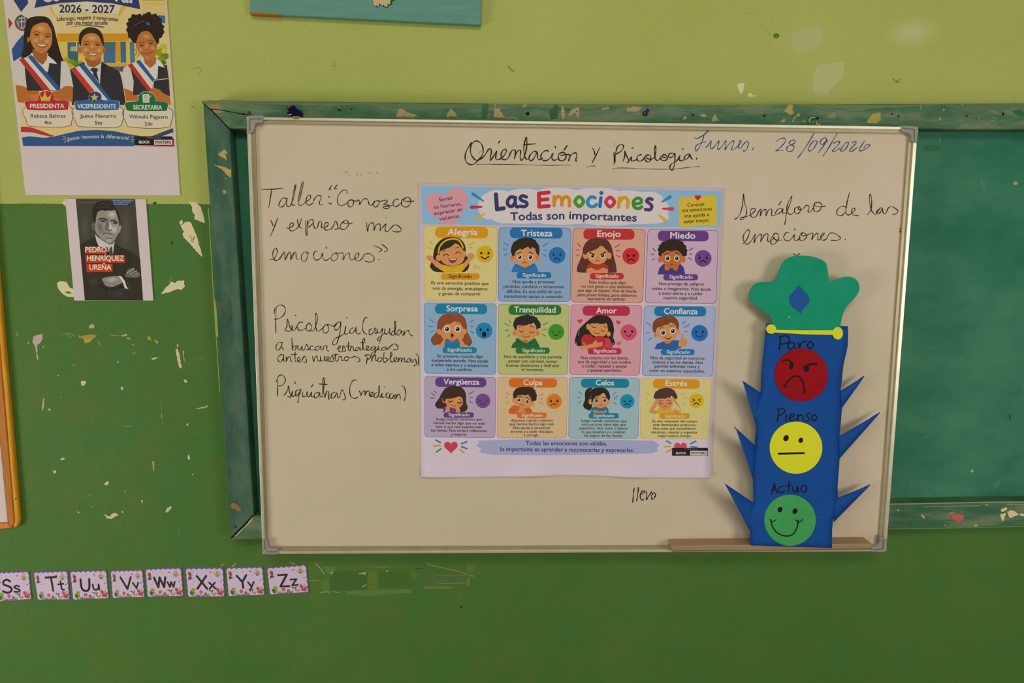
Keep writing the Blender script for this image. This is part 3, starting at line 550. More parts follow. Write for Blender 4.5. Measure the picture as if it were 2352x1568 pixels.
writing((1680, 430, 5.88), '''40,425 70,420 120,350 150,230 162,85 175,200 205,300 195,380 150,430 120,432 130,408 190,400 260,370 325,310 315,288 270,295 255,350 275,400 330,395 380,310 400,300 390,390 420,320 465,300 465,385 500,310 545,295 545,380 590,375; 690,292 640,290 595,345 620,365 670,330 698,288 690,345 740,345; 815,120 800,200 750,330 735,420 720,500; 815,120 770,200 745,290 760,340 800,368 850,330; 640,238 672,192;
 905,262 855,290 860,345 900,355 935,310 920,265 900,262 910,300 960,295 1010,245 1050,262 1035,325 1070,330 1110,270; 1160,205 1115,230 1115,310 1150,330 1200,300 1220,240 1190,205 1140,205 1120,235 1170,262 1268,255; 1555,270 1490,255 1430,310 1430,370 1490,380 1545,330; 1595,70 1555,240 1550,350 1590,372 1660,320 1665,285 1635,285 1625,340 1655,375 1712,382;
 1835,368 1885,300 1895,180 1880,98 1865,130 1880,280 1920,350 1950,372; 1960,350 2010,280 2035,280; 2010,282 1960,330 1970,358 2010,340 2040,285 2050,345 2085,350 2120,280 2170,262 2245,310 2235,350 2180,368''', 12, INK, None, 'handwriting Semáforo de las at the right')
writing((1680, 430, 5.88), '''150,765 210,700 242,620 235,575 200,590 160,660 170,735 215,768 270,720 320,640 320,650 305,750 345,670 405,635 395,738 440,650 492,630 490,720 520,730 580,680; 590,620 530,700 540,760 580,765 635,700 635,640 590,622 560,660 600,710 680,712; 780,615 740,610 705,670 730,715 790,715 850,640 845,700 880,718 930,680; 852,558 855,578; 965,620 920,660 930,715 975,715 1020,660 990,618 940,620 960,655 1030,640 1100,618 1085,710 1120,650 1165,620 1165,690 1185,710 1230,660 1255,620 1235,620 1205,670 1225,712 1280,700 1320,630 1370,615 1440,650 1472,690 1430,715 1345,715; 1538,700 1542,704; 840,898 880,918 925,896; 2275,555 2285,580 2270,605; 2285,578 2308,560''', 12, INK, None, 'handwriting emociones at the right above the paper tower')
writing((1430, 1110, 23.52), '660,235 610,350 590,550 565,850 545,1045; 860,200 840,400 800,700 765,940; 985,560 1080,550 1190,450 1180,395 1080,410 980,510 950,660 980,840 1050,890 1155,855; 1280,460 1300,650 1300,870 1400,690 1580,450; 1690,510 1600,580 1560,720 1600,850 1700,800 1780,640 1760,540 1690,510', 58, INK, None, 'small word llevo at the bottom')
A = Art(BD+0.0002).z(*ZA); A.stroke('920,495 930,515; 950,490 940,510; 962,525 966,540; 1045,515 1050,540; 1090,520 1080,535; 1165,515 1180,508; 1240,500 1255,520', 8, (150, 138, 122)); A.z(1340, 300, 8.4).stroke('440,290 465,250; 560,300 600,260 620,210; 580,280 640,300; 110,285 130,280; 240,280 255,300', 6, (150, 146, 118)); A.z(1060, 300, 8.4).stroke('330,440 370,395', 12, (110, 128, 110))
A.build('smudge', wb)

# ---- what holds the whiteboard: yarn on a nail, a wire loop, a pin beside them
def Q(x, y, d): return P(x, y, d)
yk = thing('yarn_knot', 'dark blue yarn knotted round a nail at the top left of the whiteboard', 'yarn', 678, 262, FD)
s = Solid()
for pts, r in (('671,262 666,254 664,248 668,247 672,254 676,262', 0.0022), ('668,260 672,249 675,245 677,250 675,258 672,263', 0.0022), ('674,263 676,256 681,252 684,256 682,262 677,264', 0.0026),
               ('680,264 683,259 688,256 692,259 693,264 686,265', 0.0026), ('670,258 676,260 684,263 691,264', 0.003), ('676,265 680,261 686,262 690,264', 0.0032), ('683,260 687,257 690,262 684,264', 0.003)):
    q = crom(PT(pts), False, 4); s.tube([Q(x, y, FD+0.0045+0.002*math.sin(i)) for i, (x, y) in enumerate(q)], r)
s.build('yarn', M['yarn'], yk, smooth=True)
Solid().tube([Q(x, y, FD+0.006+0.022*k) for x, y, k in ((659, 265, 0), (664, 263, 0.1), (670, 262, 0.2))], 0.0009, 6).tube([Q(x, y, FD+0.006) for x, y in crom(PT('684,254 690,256 694,261 695,266'), False, 4)], 0.0007, 6).build('wire', M['wire'], yk, smooth=True)
Solid().tube([Q(664, 244, FD), Q(664, 246, FD+0.008)], 0.0018).build('nail', M['raw_edge'], yk)
Solid().add(prism('673,266.5 687,266.5 687,273 674,273', BD+0.0093, BD+0.004)).build('tape_wrap', plain('masking_tape', (150, 132, 72), 0.7, 0.15, c2=(120, 84, 46), scale=120), yk)
wr = thing('wire_loop', 'bent wire loop on a nail at the top right of the whiteboard', 'wire', 1870, 278, FD)
Solid().tube([Q(x, y, FD+0.004) for x, y in crom(PT('1859,281 1859,275 1863,271 1870,270 1877,271'), False, 4)], 0.0010, 6).tube([Q(x, y, d) for x, y, d in ((1875, 272, FD+0.004), (1876, 280, FD+0.012), (1876, 285, BD+0.0095), (1879, 288, BD+0.0095), (1882, 286, BD+0.0095), (1881, 280, FD+0.016))], 0.0009, 6).build('wire', M['wire'], wr, smooth=True)
Solid().tube([Q(1878, 271, FD), Q(1878, 271, FD+0.010)], 0.0022).build('nail', M['yarn'], wr)
pp = thing('push_pin', 'small dark blue push pin stuck in the top rail of the green frame', 'pin', 1485, 257, FD)
Solid().tube([Q(1481, 261, FD), Q(1482, 260, FD+0.004), Q(1484, 258, FD+0.007), Q(1487, 254, FD+0.012), Q(1489, 251, FD+0.013)], lambda t: 0.0042 if t < 0.3 else (0.0018 if t < 0.6 else 0.0034)).build('head', M['pin_blue'], pp, smooth=True)
Solid().tube([Q(1480, 262, FD+0.005), Q(1484, 257, FD+0.009)], 0.0009).build('glint', plain('pin_glint', (170, 160, 140), 0.3, 0.5, 0.6), pp)  # pale rod shaped as the highlight on the pin

# ================================================================ teal canvas above the board
tc_ = thing('canvas_painting', 'teal painted canvas hung above the chalkboard with a cream hand at its lower edge', 'painting', 840, 60, 0.0)
cv = Solid().add(prism('570,-270 1112,-260 1104.5,57 573.5,31', 0.014, 0.001)).build('canvas', M['teal_canvas'], tc_, 0.002)
Solid().add(prism('574,27.5 600,29 648,33.8 640,35 574,31.5', 0.0143, 0.001)).build('bare_edge', M['raw_edge'], tc_)
A = Art(0.0143).z(840, 0, 23.52)
A.poly('390,-2600 385,180 430,290 520,350 570,400 610,370 660,400 720,390 770,260 830,290 960,360 1050,400 1140,430 1220,400 1240,300 1340,300 1420,230 1440,60 1560,40 1600,-200 1500,-2600', (40, 62, 52))
A.poly('400,-2600 400,200 470,300 565,340 600,262 650,345 705,350 730,160 800,230 900,300 960,268 1060,345 1150,392 1185,300 1172,170 1250,252 1320,225 1345,-200 1380,-2600', (178, 160, 118))
A.stroke('590,270 585,170; 945,265 940,190; 730,170 725,60', 12, (150, 132, 92))
A.stroke('560,-10 1000,-30 1330,-10', 30, (160, 140, 100))
A.build('painted_hand', tc_)

# ================================================================ orange framed board at the left edge
ob = thing('framed_notice_board', 'notice board in a varnished orange wood frame cut off by the left edge', 'notice board', 20, 1215, 0.0)
Solid().add(prism('-330,370 -64,370 -62,385 18,1202 -300,1204', 0.005, 0.001)).build('backing_sheet', M['photo_paper'], ob)
Solid().add(prism('-36,381 -26,380 43,1182 44,1198 41,1207 35,1213 28,1210 33,1198', 0.010, 0.0)).build('frame_stile', M['orange_wood'], ob, 0.003)
Solid().add(prism('-63,380 -36,380 33,1198 28,1210 24,1209 18,1201', 0.0105, 0.0)).build('frame_lip', plain('dark_wood_lip', (146, 84, 22), 0.5, 0.2, c2=(176, 108, 34), scale=14, stretch=(14, 14, 1)), ob, 0.002)
Solid().add(prism('-320,1203 18,1201 24,1209 30,1212 0,1215 -320,1219', 0.009, 0.0)).build('frame_rail', plain('orange_wood_rail', (160, 90, 20), 0.4, 0.3, c2=(194, 120, 32), scale=9, stretch=(1, 14, 14)), ob, 0.003)
Art(0.0103).ell(36, 1145, 1.6, 2, (50, 28, 8)).build('nail_hole', ob)

# ================================================================ portrait poster
po = thing('portrait_poster', 'black and white portrait print of a man with folded arms taped below the school poster', 'poster', 262, 690, 0.0)
PD = 0.0022
Solid().add(prism('149.5,456 333,457 335,461 352,690 170.5,690', PD, 0.0006)).build('paper_sheet', M['photo_paper'], po)
A = Art(PD+0.0001).z(140, 450, 6.27)
def g(v): return (v+5, v, v-6)
A.poly('212,40 1068,45 1183,1503 343,1501', g(62))
A.soft(930, 520, 125, 420, g(76), g(62)); A.soft(345, 430, 85, 270, g(74), g(62))
A.poly('272,700 380,640 480,590 560,700 660,800 745,840 768,690 850,730 960,780 1060,830 1140,900 1183,1503 343,1501', g(46)); A.soft(470, 1230, 120, 90, g(60), g(46)); A.soft(820, 1400, 150, 80, g(58), g(46)); A.soft(450, 1000, 80, 120, g(54), g(46))
A.poly('490,545 520,580 600,640 700,700 745,690 772,645 748,842 700,815 668,740 600,742 550,735 512,650', g(182)); A.stroke('500,560 560,630 690,712', 8, g(150)); A.stroke('700,720 672,800', 10, g(150))
A.poly('700,760 735,712 748,842 688,842', g(64)); A.ell(475, 432, 30, 56, g(92)); A.ell(482, 440, 14, 32, g(72)); A.poly('838,432 862,430 870,450 855,505 832,542 818,500', g(150)); A.stroke('850,445 852,480 835,520', 8, g(110))
A.poly('505,300 530,230 620,190 760,190 805,235 828,330 835,430 826,520 800,590 765,645 710,690 660,668 600,630 545,575 505,525 488,440', g(130), True)
A.soft(735, 268, 88, 72, g(176), g(130), 15)
A.soft(768, 482, 64, 80, g(172), g(130), 20)
A.soft(562, 450, 62, 130, g(92), g(130), -12)
A.poly('692,370 720,400 745,470 732,500 700,490 690,440', g(172), True); A.poly('650,350 690,365 690,450 640,470 640,420', g(100), True)
A.soft(608, 350, 75, 34, g(86), g(124), 5); A.soft(775, 380, 56, 30, g(84), g(140), 14)
A.stroke('545,335 600,322 670,345', 20, g(52)); A.stroke('715,358 765,352 818,382', 18, g(52)); A.ell(606, 362, 30, 12, g(44), 5); A.ell(778, 392, 30, 12, g(40), 15); A.ell(604, 350, 8, 5, g(120))
A.stroke('640,470 668,490 700,492 730,484', 14, g(66)); A.stroke('618,540 665,536 700,548 755,565', 11, g(58)); A.poly('640,548 700,556 750,570 720,590 670,582', g(142), True); A.stroke('660,600 700,612 735,604', 14, g(92))
A.stroke('600,630 660,668 710,690 765,645 800,590', 10, g(88)); A.stroke('612,480 618,520 605,560', 8, g(96)); A.ell(690, 640, 40, 22, g(150))
A.poly('450,300 455,200 480,130 540,88 640,70 740,100 790,180 832,260 850,330 858,400 826,335 795,235 775,200 720,212 680,205 640,215 600,205 560,215 530,225 508,300 492,395 468,365', g(40), True)
A.stroke('540,130 600,110 650,130 720,130; 560,170 620,150 700,170 760,180; 500,180 530,150', 9, g(66)); A.stroke('600,95 680,95 740,130', 7, g(58))
A.poly('930,1130 945,1095 970,1060 1040,1035 1058,1050 1062,1070 1095,1065 1100,1095 1122,1100 1142,1140 1100,1172 1010,1172 930,1160', g(96), True); A.stroke('950,1110 1050,1042', 16, g(140)); A.stroke('990,1125 1092,1072', 15, g(132)); A.stroke('1030,1145 1120,1105', 14, g(124)); A.stroke('1070,1160 1138,1138', 12, g(112)); A.stroke('965,1130 1060,1068; 1010,1145 1100,1098', 5, g(60))
A.poly('595,1188 700,1160 820,1152 872,1190 892,1240 800,1285 740,1308 650,1292 610,1240', g(128), True)
A.soft(740, 1205, 115, 45, g(160), g(128), -6)
A.stroke('610,1225 700,1262 790,1270', 10, g(98)); A.poly('822,1150 868,1154 920,1225 946,1308 972,1336 920,1328 895,1255 865,1195', g(196)); A.stroke('900,1340 960,1345 990,1300 950,1240', 12, g(74)); A.stroke('850,1290 900,1320', 14, g(34))
A.stroke('770,960 785,1100 790,1150; 930,1010 900,1100 880,1140', 7, g(32)); A.stroke('345,1110 480,1130 600,1180', 9, g(58)); A.stroke('560,1280 640,1330 760,1340 860,1310', 12, g(34)); A.stroke('640,1330 650,1400 645,1480', 10, g(36)); A.stroke('300,840 345,870', 7, g(66)); A.stroke('860,760 830,900 820,960; 960,790 985,900 975,1010', 8, g(40))
A.build('photograph', po); n0 = A.n
for t, bar, ln, cap in (('PEDRO', '343,733 665,733 664,833 345,833', (352, 806, 655, 809), 74), ('HENRÍQUEZ', '352,852 918,852 925,962 358,966', (376, 930, 905, 932), 74), ('UREÑA', '365,980 742,978 745,1090 372,1096', (410, 1060, 722, 1062), 74)):
    B = Art(PD+0.0001, n0).z(140, 450, 6.27); B.poly(bar, (178, 56, 26)).text(t, *ln, cap, (218, 200, 186), 0.034).build('name_strip', po)
B = Art(PD+0.0001, n0).z(140, 450, 6.27); B.poly('740,45 1065,48 1066,80 1010,82 1010,108 980,110 985,138 750,135', (42, 54, 108))
B.text('REDESCUBRIENDO', 746, 74, 1045, 76, 19, (160, 155, 180), 0.01).text('LA LITERATURA', 752, 100, 1004, 102, 19, (160, 155, 180), 0.01).text('DOMINICANA', 758, 128, 965, 129, 19, (160, 155, 180), 0.01).build('corner_tag', po)
B = Art(PD+0.0001, n0).z(140, 450, 6.27); B.text('TRANSCENDIENDO', 250, 102, 508, 104, 18, g(118)).build('small_print', po)

# ================================================================ school election poster
el = thing('school_election_poster', 'large school election poster of three pupils wearing red, white and blue sashes, top left', 'poster', 235, 448, 0.0)
ED = 0.0018
Solid().add(prism('-10,-170 371,-170 383,0 413.5,449 58.5,448 8,0', ED, 0.0006)).build('paper_sheet', M['photo_paper'], el)
SK, SKD, SKL, HR, WH, NV = (176, 114, 60), (150, 88, 40), (200, 142, 88), (44, 35, 30), (188, 178, 172), (48, 46, 50)
RD, BL, CRM, DKT = (166, 52, 46), (46, 82, 132), (204, 176, 120), (48, 48, 72)
A = Art(ED+0.0001).z(0, 0, 3.409)
A.poly('45,-500 1275,-500 1365,1145 180,1140', CRM)
A.poly('28,-500 500,-500 380,100 300,200 235,470 100,482 58,135', (190, 178, 166))
A.poly('300,110 400,60 430,120 470,250 300,260', (198, 178, 140)); A.poly('95,-90 200,-90 222,25 165,94 108,5', (46, 62, 104)); A.poly('62,137 100,182 70,226', RD); A.poly('182,268 200,420 105,482 92,385 130,330', (46, 78, 128)); A.stroke('185,330 160,440', 6, (40, 66, 112))
A.ell(168, 182, 50, 60, (150, 140, 128)); A.stroke('130,210 122,170 140,135 170,122', 14, (52, 84, 56)); A.stroke('205,140 214,180 205,215 185,235', 14, (84, 66, 58)); A.stroke('125,185 140,215 175,238', 12, (128, 52, 58)); A.poly('148,150 190,145 192,200 170,218 150,200', (80, 80, 100)); A.stroke('150,170 190,168', 7, WH); A.stroke('170,148 170,212', 7, WH); A.stroke('140,150 150,170; 195,160 200,190; 150,215 165,200', 5, (40, 40, 44)); A.stroke('150,128 165,124 185,132', 6, (40, 36, 40))
A.poly('1100,-300 1285,-300 1290,10 1110,8', (160, 160, 70)); A.poly('1100,15 1290,15 1294,260 1120,260', (196, 170, 112)); A.stroke('1130,30 1290,32; 1110,100 1290,104', 5, (180, 150, 95)); A.poly('1240,118 1292,122 1294,182 1245,178', (52, 100, 140))
A.poly('445,262 1005,262 1012,325 450,325', (190, 132, 34)); A.poly('450,325 1070,322 1070,500 470,500', (204, 168, 84)); A.poly('528,330 620,330 610,490 530,480', (70, 98, 104)); A.poly('550,365 610,365 605,400 552,400', (170, 150, 120)); A.stroke('600,335 598,480', 10, (190, 170, 120)); A.poly('530,410 610,405 605,480 535,478', (62, 92, 100))
A.poly('810,328 905,326 905,492 812,492', (68, 98, 108)); A.poly('815,400 905,395 905,492 818,492', (62, 102, 134)); A.poly('905,326 942,326 942,480 912,482', (194, 134, 40)); A.poly('942,326 986,326 988,490 945,490', (66, 96, 112)); A.poly('945,410 986,408 988,490 948,490', (64, 100, 128)); A.poly('1015,326 1050,326 1056,492 1020,492', (76, 110, 130)); A.poly('810,496 1000,496 1010,516 815,520', (196, 146, 56)); A.poly('830,520 985,520 980,560 840,555', (96, 88, 90)); A.poly('940,520 985,518 985,560 945,560', (66, 78, 110))
for x, y, r, c in ((520, 470, 26, (150, 150, 36)), (560, 490, 30, (112, 132, 36)), (600, 500, 28, (96, 122, 34)), (540, 515, 24, (176, 160, 40)), (630, 492, 16, (120, 140, 40)), (1275, 370, 30, (170, 168, 40)), (1255, 410, 34, (130, 140, 34)), (1290, 440, 30, (96, 118, 30)), (1262, 465, 30, (120, 132, 30)), (1285, 400, 22, (188, 176, 50)), (1240, 350, 16, (196, 180, 120)), (1280, 490, 20, (84, 104, 30))): A.ell(x, y, r, r*0.9, c)
A.build('backdrop_print', el); n1 = A.n
A = Art(ED+0.0001, n1).z(0, 0, 3.409)
A.poly('395,45 680,10 955,40 930,116 690,100 430,122', (196, 184, 160)); A.poly('385,60 400,50 435,120 425,126', (196, 160, 60)); A.poly('950,40 985,50 935,128 925,118', (198, 158, 54)); A.stroke('430,120 690,100 930,116', 3, (170, 150, 110))
A.poly('270,62 300,-60 1075,-60 1098,72 880,26 680,12 480,22', (50, 56, 100)); A.text('Co', 335, 16, 470, 4, 95, WH, 0.05); A.text('ral', 905, 8, 1030, 22, 95, WH, 0.05)
A.text('2026 - 2027', 465, 97, 897, 101, 60, DKT, 0.035); A.text('Liderazgo, respeto', 446, 164, 712, 150, 32, DKT, 0.008); A.text('y compromiso', 728, 149, 925, 168, 32, DKT, 0.008); A.text('por una mejor escuela', 522, 194, 842, 192, 32, DKT, 0.008)
A.stroke('555,211 620,203 680,200', 6, (140, 62, 50), taper=(0.3, 1)); A.stroke('680,200 740,203 812,212', 6, (92, 54, 80), taper=(1, 1.3))
A.build('title_header', el)

def pupil_eyes(A, es, br, mouth, lip):
    A.stroke(br, 9, (92, 54, 28)); 
    for x, y, rx, ry in es: A.ell(x, y, rx+8, ry+7, (150, 92, 48)); A.ell(x, y, rx, ry*0.75, (58, 38, 30)); A.ell(x+rx*0.5, y-1, 6, 4, (190, 170, 150))
    A.poly(mouth, lip[0], True); A.poly(lip[1], (220, 196, 172), True)
# -- first pupil
A = Art(ED+0.0001, n1).z(10, 0, 6.53)
A.poly('340,290 400,258 520,243 620,258 690,310 740,400 770,520 810,680 850,820 888,912 760,960 640,900 420,860 250,872 292,700 288,560 300,450 318,370', HR)
A.poly('135,935 200,890 290,880 420,800 660,800 790,955 845,910 930,930 985,1045 1035,1305 830,1350 320,1350 160,1278', WH)
A.poly('300,960 350,880 640,1090 670,950 850,930 835,1360 340,1360 318,1150', NV); A.poly('420,740 645,740 640,880 578,972 510,930 430,850', SKD); A.poly('560,985 650,895 672,960 655,1078', (196, 190, 178)); A.poly('655,808 720,860 790,960 680,945 638,900', (200, 194, 188)); A.stroke('660,955 672,945 790,960', 4, (150, 145, 140)); A.poly('395,800 420,790 440,850 400,830', (196, 190, 184))
A.poly('215,886 290,868 690,1352 575,1348', RD); A.poly('290,868 350,853 785,1358 690,1352', (196, 186, 176)); A.poly('350,853 405,822 842,1325 835,1368 785,1358', BL)
A.poly('165,1275 250,1282 330,1312 348,1362 520,1362 500,1490 300,1545 200,1530', (168, 98, 40), False); A.poly('845,1340 900,1295 960,1288 1028,1300 1022,1535 960,1515 760,1490 690,1385', (168, 98, 40)); A.poly('330,1440 520,1400 720,1420 760,1480 500,1500', (180, 112, 52)); A.stroke('345,1362 420,1400 520,1395; 700,1380 780,1400 840,1372', 6, (136, 76, 30))
A.ell(364, 585, 24, 48, (164, 98, 50)); A.stroke('355,555 372,590 366,620', 6, (128, 72, 36))
A.poly('430,385 500,340 560,330 640,345 700,430 718,560 705,670 650,750 560,800 470,752 412,665 384,560 398,460', SK, True)
FB = SK; A.soft(540, 430, 110, 60, (206, 148, 92), FB); A.soft(470, 610, 52, 50, (206, 148, 92), FB); A.soft(640, 625, 45, 45, (206, 148, 92), FB); A.soft(555, 560, 28, 60, (206, 148, 92), FB)
pupil_eyes(A, ((487, 519, 36, 14), (655, 546, 34, 13)), '430,490 480,470 535,492; 612,515 660,503 702,522', '465,640 540,668 645,655 605,712 530,705', ((140, 66, 48), '490,655 545,672 625,668 590,695 535,690')); A.stroke('530,622 560,634 600,628', 8, (140, 80, 40)); A.stroke('450,640 462,655; 655,650 650,665; 520,745 560,752 600,745', 6, (148, 86, 44))
A.poly('335,330 400,262 520,243 640,260 705,330 740,430 690,420 645,352 560,338 480,365 430,395 395,470 375,560 345,520', HR, True); A.stroke('400,300 470,280 560,275; 700,350 740,470 770,600; 330,600 320,720 290,840; 650,300 690,380', 7, (70, 58, 50)); A.poly('650,830 720,700 760,640 850,830 880,912 790,950 740,900', HR)
A.build('pupil_portrait', el)['label'] = 'girl with long dark hair'
# -- second pupil
A = Art(ED+0.0001, n1).z(150, 0, 6.533)
A.poly('68,1045 200,970 285,925 540,918 640,985 740,1030 812,1075 850,1200 910,1575 100,1575', NV); A.poly('280,920 540,915 545,1000 520,1262 400,1112 300,1000', (190, 184, 172)); A.poly('288,860 537,860 525,955 430,1018 335,985', SKD); A.poly('370,1045 400,1020 480,1020 497,1050 470,1085 512,1240 420,1132 415,1082', (52, 46, 60)); A.poly('535,1000 545,930 640,985 590,1110 520,1260', (42, 40, 44)); A.stroke('285,930 330,1000 400,1110; 540,925 530,1000 470,1050', 5, (150, 145, 136))
A.ell(222, 752, 26, 52, (172, 102, 50)); A.ell(578, 755, 22, 52, (166, 96, 46)); A.stroke('215,730 232,765; 585,735 572,770', 6, (130, 74, 34))
A.poly('248,560 300,510 400,485 500,525 555,620 568,720 545,830 485,892 420,912 350,892 280,830 242,740', SK, True)
FB = SK; A.soft(400, 570, 110, 50, (206, 146, 90), FB); A.soft(310, 750, 48, 50, (206, 146, 90), FB); A.soft(505, 755, 44, 46, (206, 146, 90), FB); A.soft(405, 700, 30, 60, (206, 146, 90), FB); A.soft(415, 870, 50, 25, (206, 146, 90), FB)
pupil_eyes(A, ((317, 665, 34, 13), (487, 673, 33, 13)), '270,640 310,617 358,632; 445,640 490,635 532,652', '330,785 400,800 492,795 450,838 380,838', ((146, 74, 54), '350,798 405,808 475,804 445,825 385,825')); A.stroke('368,728 400,738 442,730', 8, (142, 82, 40)); A.stroke('318,780 332,795; 500,785 490,805', 6, (140, 80, 40))
A.poly('205,640 205,540 240,470 310,420 395,408 480,435 540,490 572,580 576,650 568,695 545,640 510,555 450,505 400,495 330,505 270,545 242,620 228,695', (48, 38, 31), True); A.stroke('280,470 360,445 440,455; 260,500 340,475 460,480', 7, (66, 54, 44))
A.poly('85,1046 147,1010 435,1360 360,1395', (178, 56, 52)); A.poly('147,1010 207,985 645,1510 560,1510 435,1360', (196, 186, 176)); A.poly('207,985 275,948 700,1510 645,1510', BL)
A.build('pupil_portrait', el)['label'] = 'boy in a dark suit and tie'
# -- third pupil
A = Art(ED+0.0001, n1).z(270, 0, 6.533)
A.poly('90,1015 170,970 335,900 360,860 580,870 705,1010 750,980 760,1190 560,1330 225,1372 80,1322 58,1180', WH); A.poly('185,990 320,900 500,1150 560,1190 600,1180 612,990 740,975 775,1240 560,1420 230,1425 242,1220', (52, 48, 54)); A.poly('390,860 582,860 580,950 492,1022 410,950', (158, 94, 44)); A.poly('360,870 400,950 492,1025 575,950 612,985 575,1190 540,1190 340,910', (194, 188, 182)); A.poly('400,880 580,880 575,950 492,1020 415,950', (160, 96, 46)); A.poly('582,880 640,912 708,1018 612,985 575,950', (202, 196, 190)); A.stroke('610,985 600,1080 575,1185', 5, (150, 145, 140))
A.poly('150,975 215,948 500,1330 455,1368', RD); A.poly('215,948 277,925 532,1235 522,1330 500,1330', (196, 186, 176)); A.poly('277,925 337,903 558,1190 532,1235', BL)
A.poly('540,1205 768,1180 785,1445 650,1385 525,1335', (50, 47, 50)); A.stroke('530,1325 547,1203 768,1178', 10, (186, 176, 172), False)
A.poly('95,1322 225,1372 232,1420 300,1432 300,1510 130,1515', (168, 98, 46)); A.poly('470,1370 500,1330 540,1308 640,1350 665,1385 780,1450 800,1575 580,1540 540,1420', (172, 102, 50)); A.stroke('490,1360 560,1360 620,1400; 545,1315 600,1350; 560,1420 640,1440', 6, (134, 76, 34))
A.poly('150,380 180,310 205,260 290,220 370,242 400,210 460,188 480,210 560,222 620,250 660,340 692,480 650,560 590,600 600,660 560,620 500,520 400,470 320,520 300,640 255,645 200,590 150,490', HR, True)
for x, y, r in ((160, 360, 30), (190, 300, 34), (240, 245, 34), (160, 450, 32), (190, 540, 34), (240, 600, 30), (470, 205, 28), (560, 240, 36), (630, 300, 34), (670, 400, 30), (675, 480, 26), (640, 540, 30), (400, 240, 30), (330, 235, 30)): A.ell(x, y, r, r, HR, n=14)
A.ell(606, 622, 20, 48, (160, 94, 46))
A.poly('308,540 370,480 440,462 500,490 550,560 588,640 592,720 575,820 522,885 450,908 388,862 312,775 275,695 288,610', (168, 104, 52), True)
FB = (168, 104, 52); A.soft(430, 545, 80, 48, (196, 136, 82), FB); A.soft(350, 740, 42, 42, (196, 136, 82), FB); A.soft(525, 720, 42, 42, (196, 136, 82), FB); A.soft(435, 690, 28, 60, (196, 136, 82), FB); A.soft(455, 860, 40, 22, (196, 136, 82), FB)
A.stroke('312,650 350,632 402,650; 450,622 492,604 542,617', 10, (92, 54, 28))
for x, y in ((362, 680), (502, 648)): A.ell(x, y, 36, 18, (140, 84, 42)); A.ell(x, y, 28, 10, (54, 36, 28)); A.ell(x+12, y-1, 6, 4, (190, 168, 150))
A.stroke('418,745 445,755 475,740', 8, (132, 74, 36)); A.stroke('375,792 410,806 470,800 535,770', 10, (112, 54, 40)); A.stroke('400,822 460,825 510,805', 9, (176, 98, 76))
A.poly('300,470 380,430 470,450 560,520 620,580 600,650 560,600 500,500 430,462 370,470 310,540 290,600 270,560', HR, True); A.stroke('550,560 580,640 560,690; 270,740 282,790 265,830; 320,800 300,850', 6, HR); A.stroke('240,392 310,352 370,318 400,322', 16, (66, 62, 90)); A.ell(458, 356, 34, 20, (58, 88, 136), 25); A.stroke('200,450 230,400; 600,330 640,420; 540,280 600,300; 300,280 260,320', 7, (66, 56, 48))
A.build('pupil_portrait', el)['label'] = 'girl with curly hair holding a book'
# -- name badges, ribbon and maker's stamp
BG = ((( 166, 40, 54), (166, 40, 54), '118,300 760,288 786,530 768,560 700,578 560,585 340,580 220,575 155,552 132,490', '100,242 118,210 290,186 300,112 350,62 420,45 500,70 542,128 546,184 722,196 760,230 752,275 746,322 720,336 400,345 165,336 132,320 112,272', 'PRESIDENTA', (186, 306, 684, 305), 'Rebeca Beltres', (194, 446, 702, 447), '4to', (394, 542, 498, 542)),
      ((44, 90, 146), (44, 64, 104), '838,300 1500,290 1522,540 1500,565 1430,588 1200,590 920,575 872,552 850,500', '828,242 862,206 1030,186 1042,120 1098,66 1170,64 1228,118 1242,184 1450,196 1497,236 1486,322 1450,336 1160,345 870,341 842,292', 'VICEPRESIDENTE', (878, 308, 1436, 310), 'Jaime Navarro', (912, 448, 1440, 446), '5to', (1130, 547, 1240, 547)),
      ((34, 98, 60), (34, 98, 60), '1575,315 2216,305 2236,550 2204,580 2080,600 1870,600 1650,580 1600,550', '1562,252 1592,220 1750,202 1762,130 1830,72 1900,64 1980,98 2022,170 2028,202 2180,222 2206,262 2190,332 2170,352 1900,358 1620,352 1572,292', 'SECRETARIA', (1690, 325, 2110, 327), 'Wilmelis Peguero', (1632, 458, 2196, 462), '2do', (1856, 560, 1972, 560)))
n2 = max(n1+75, 150)
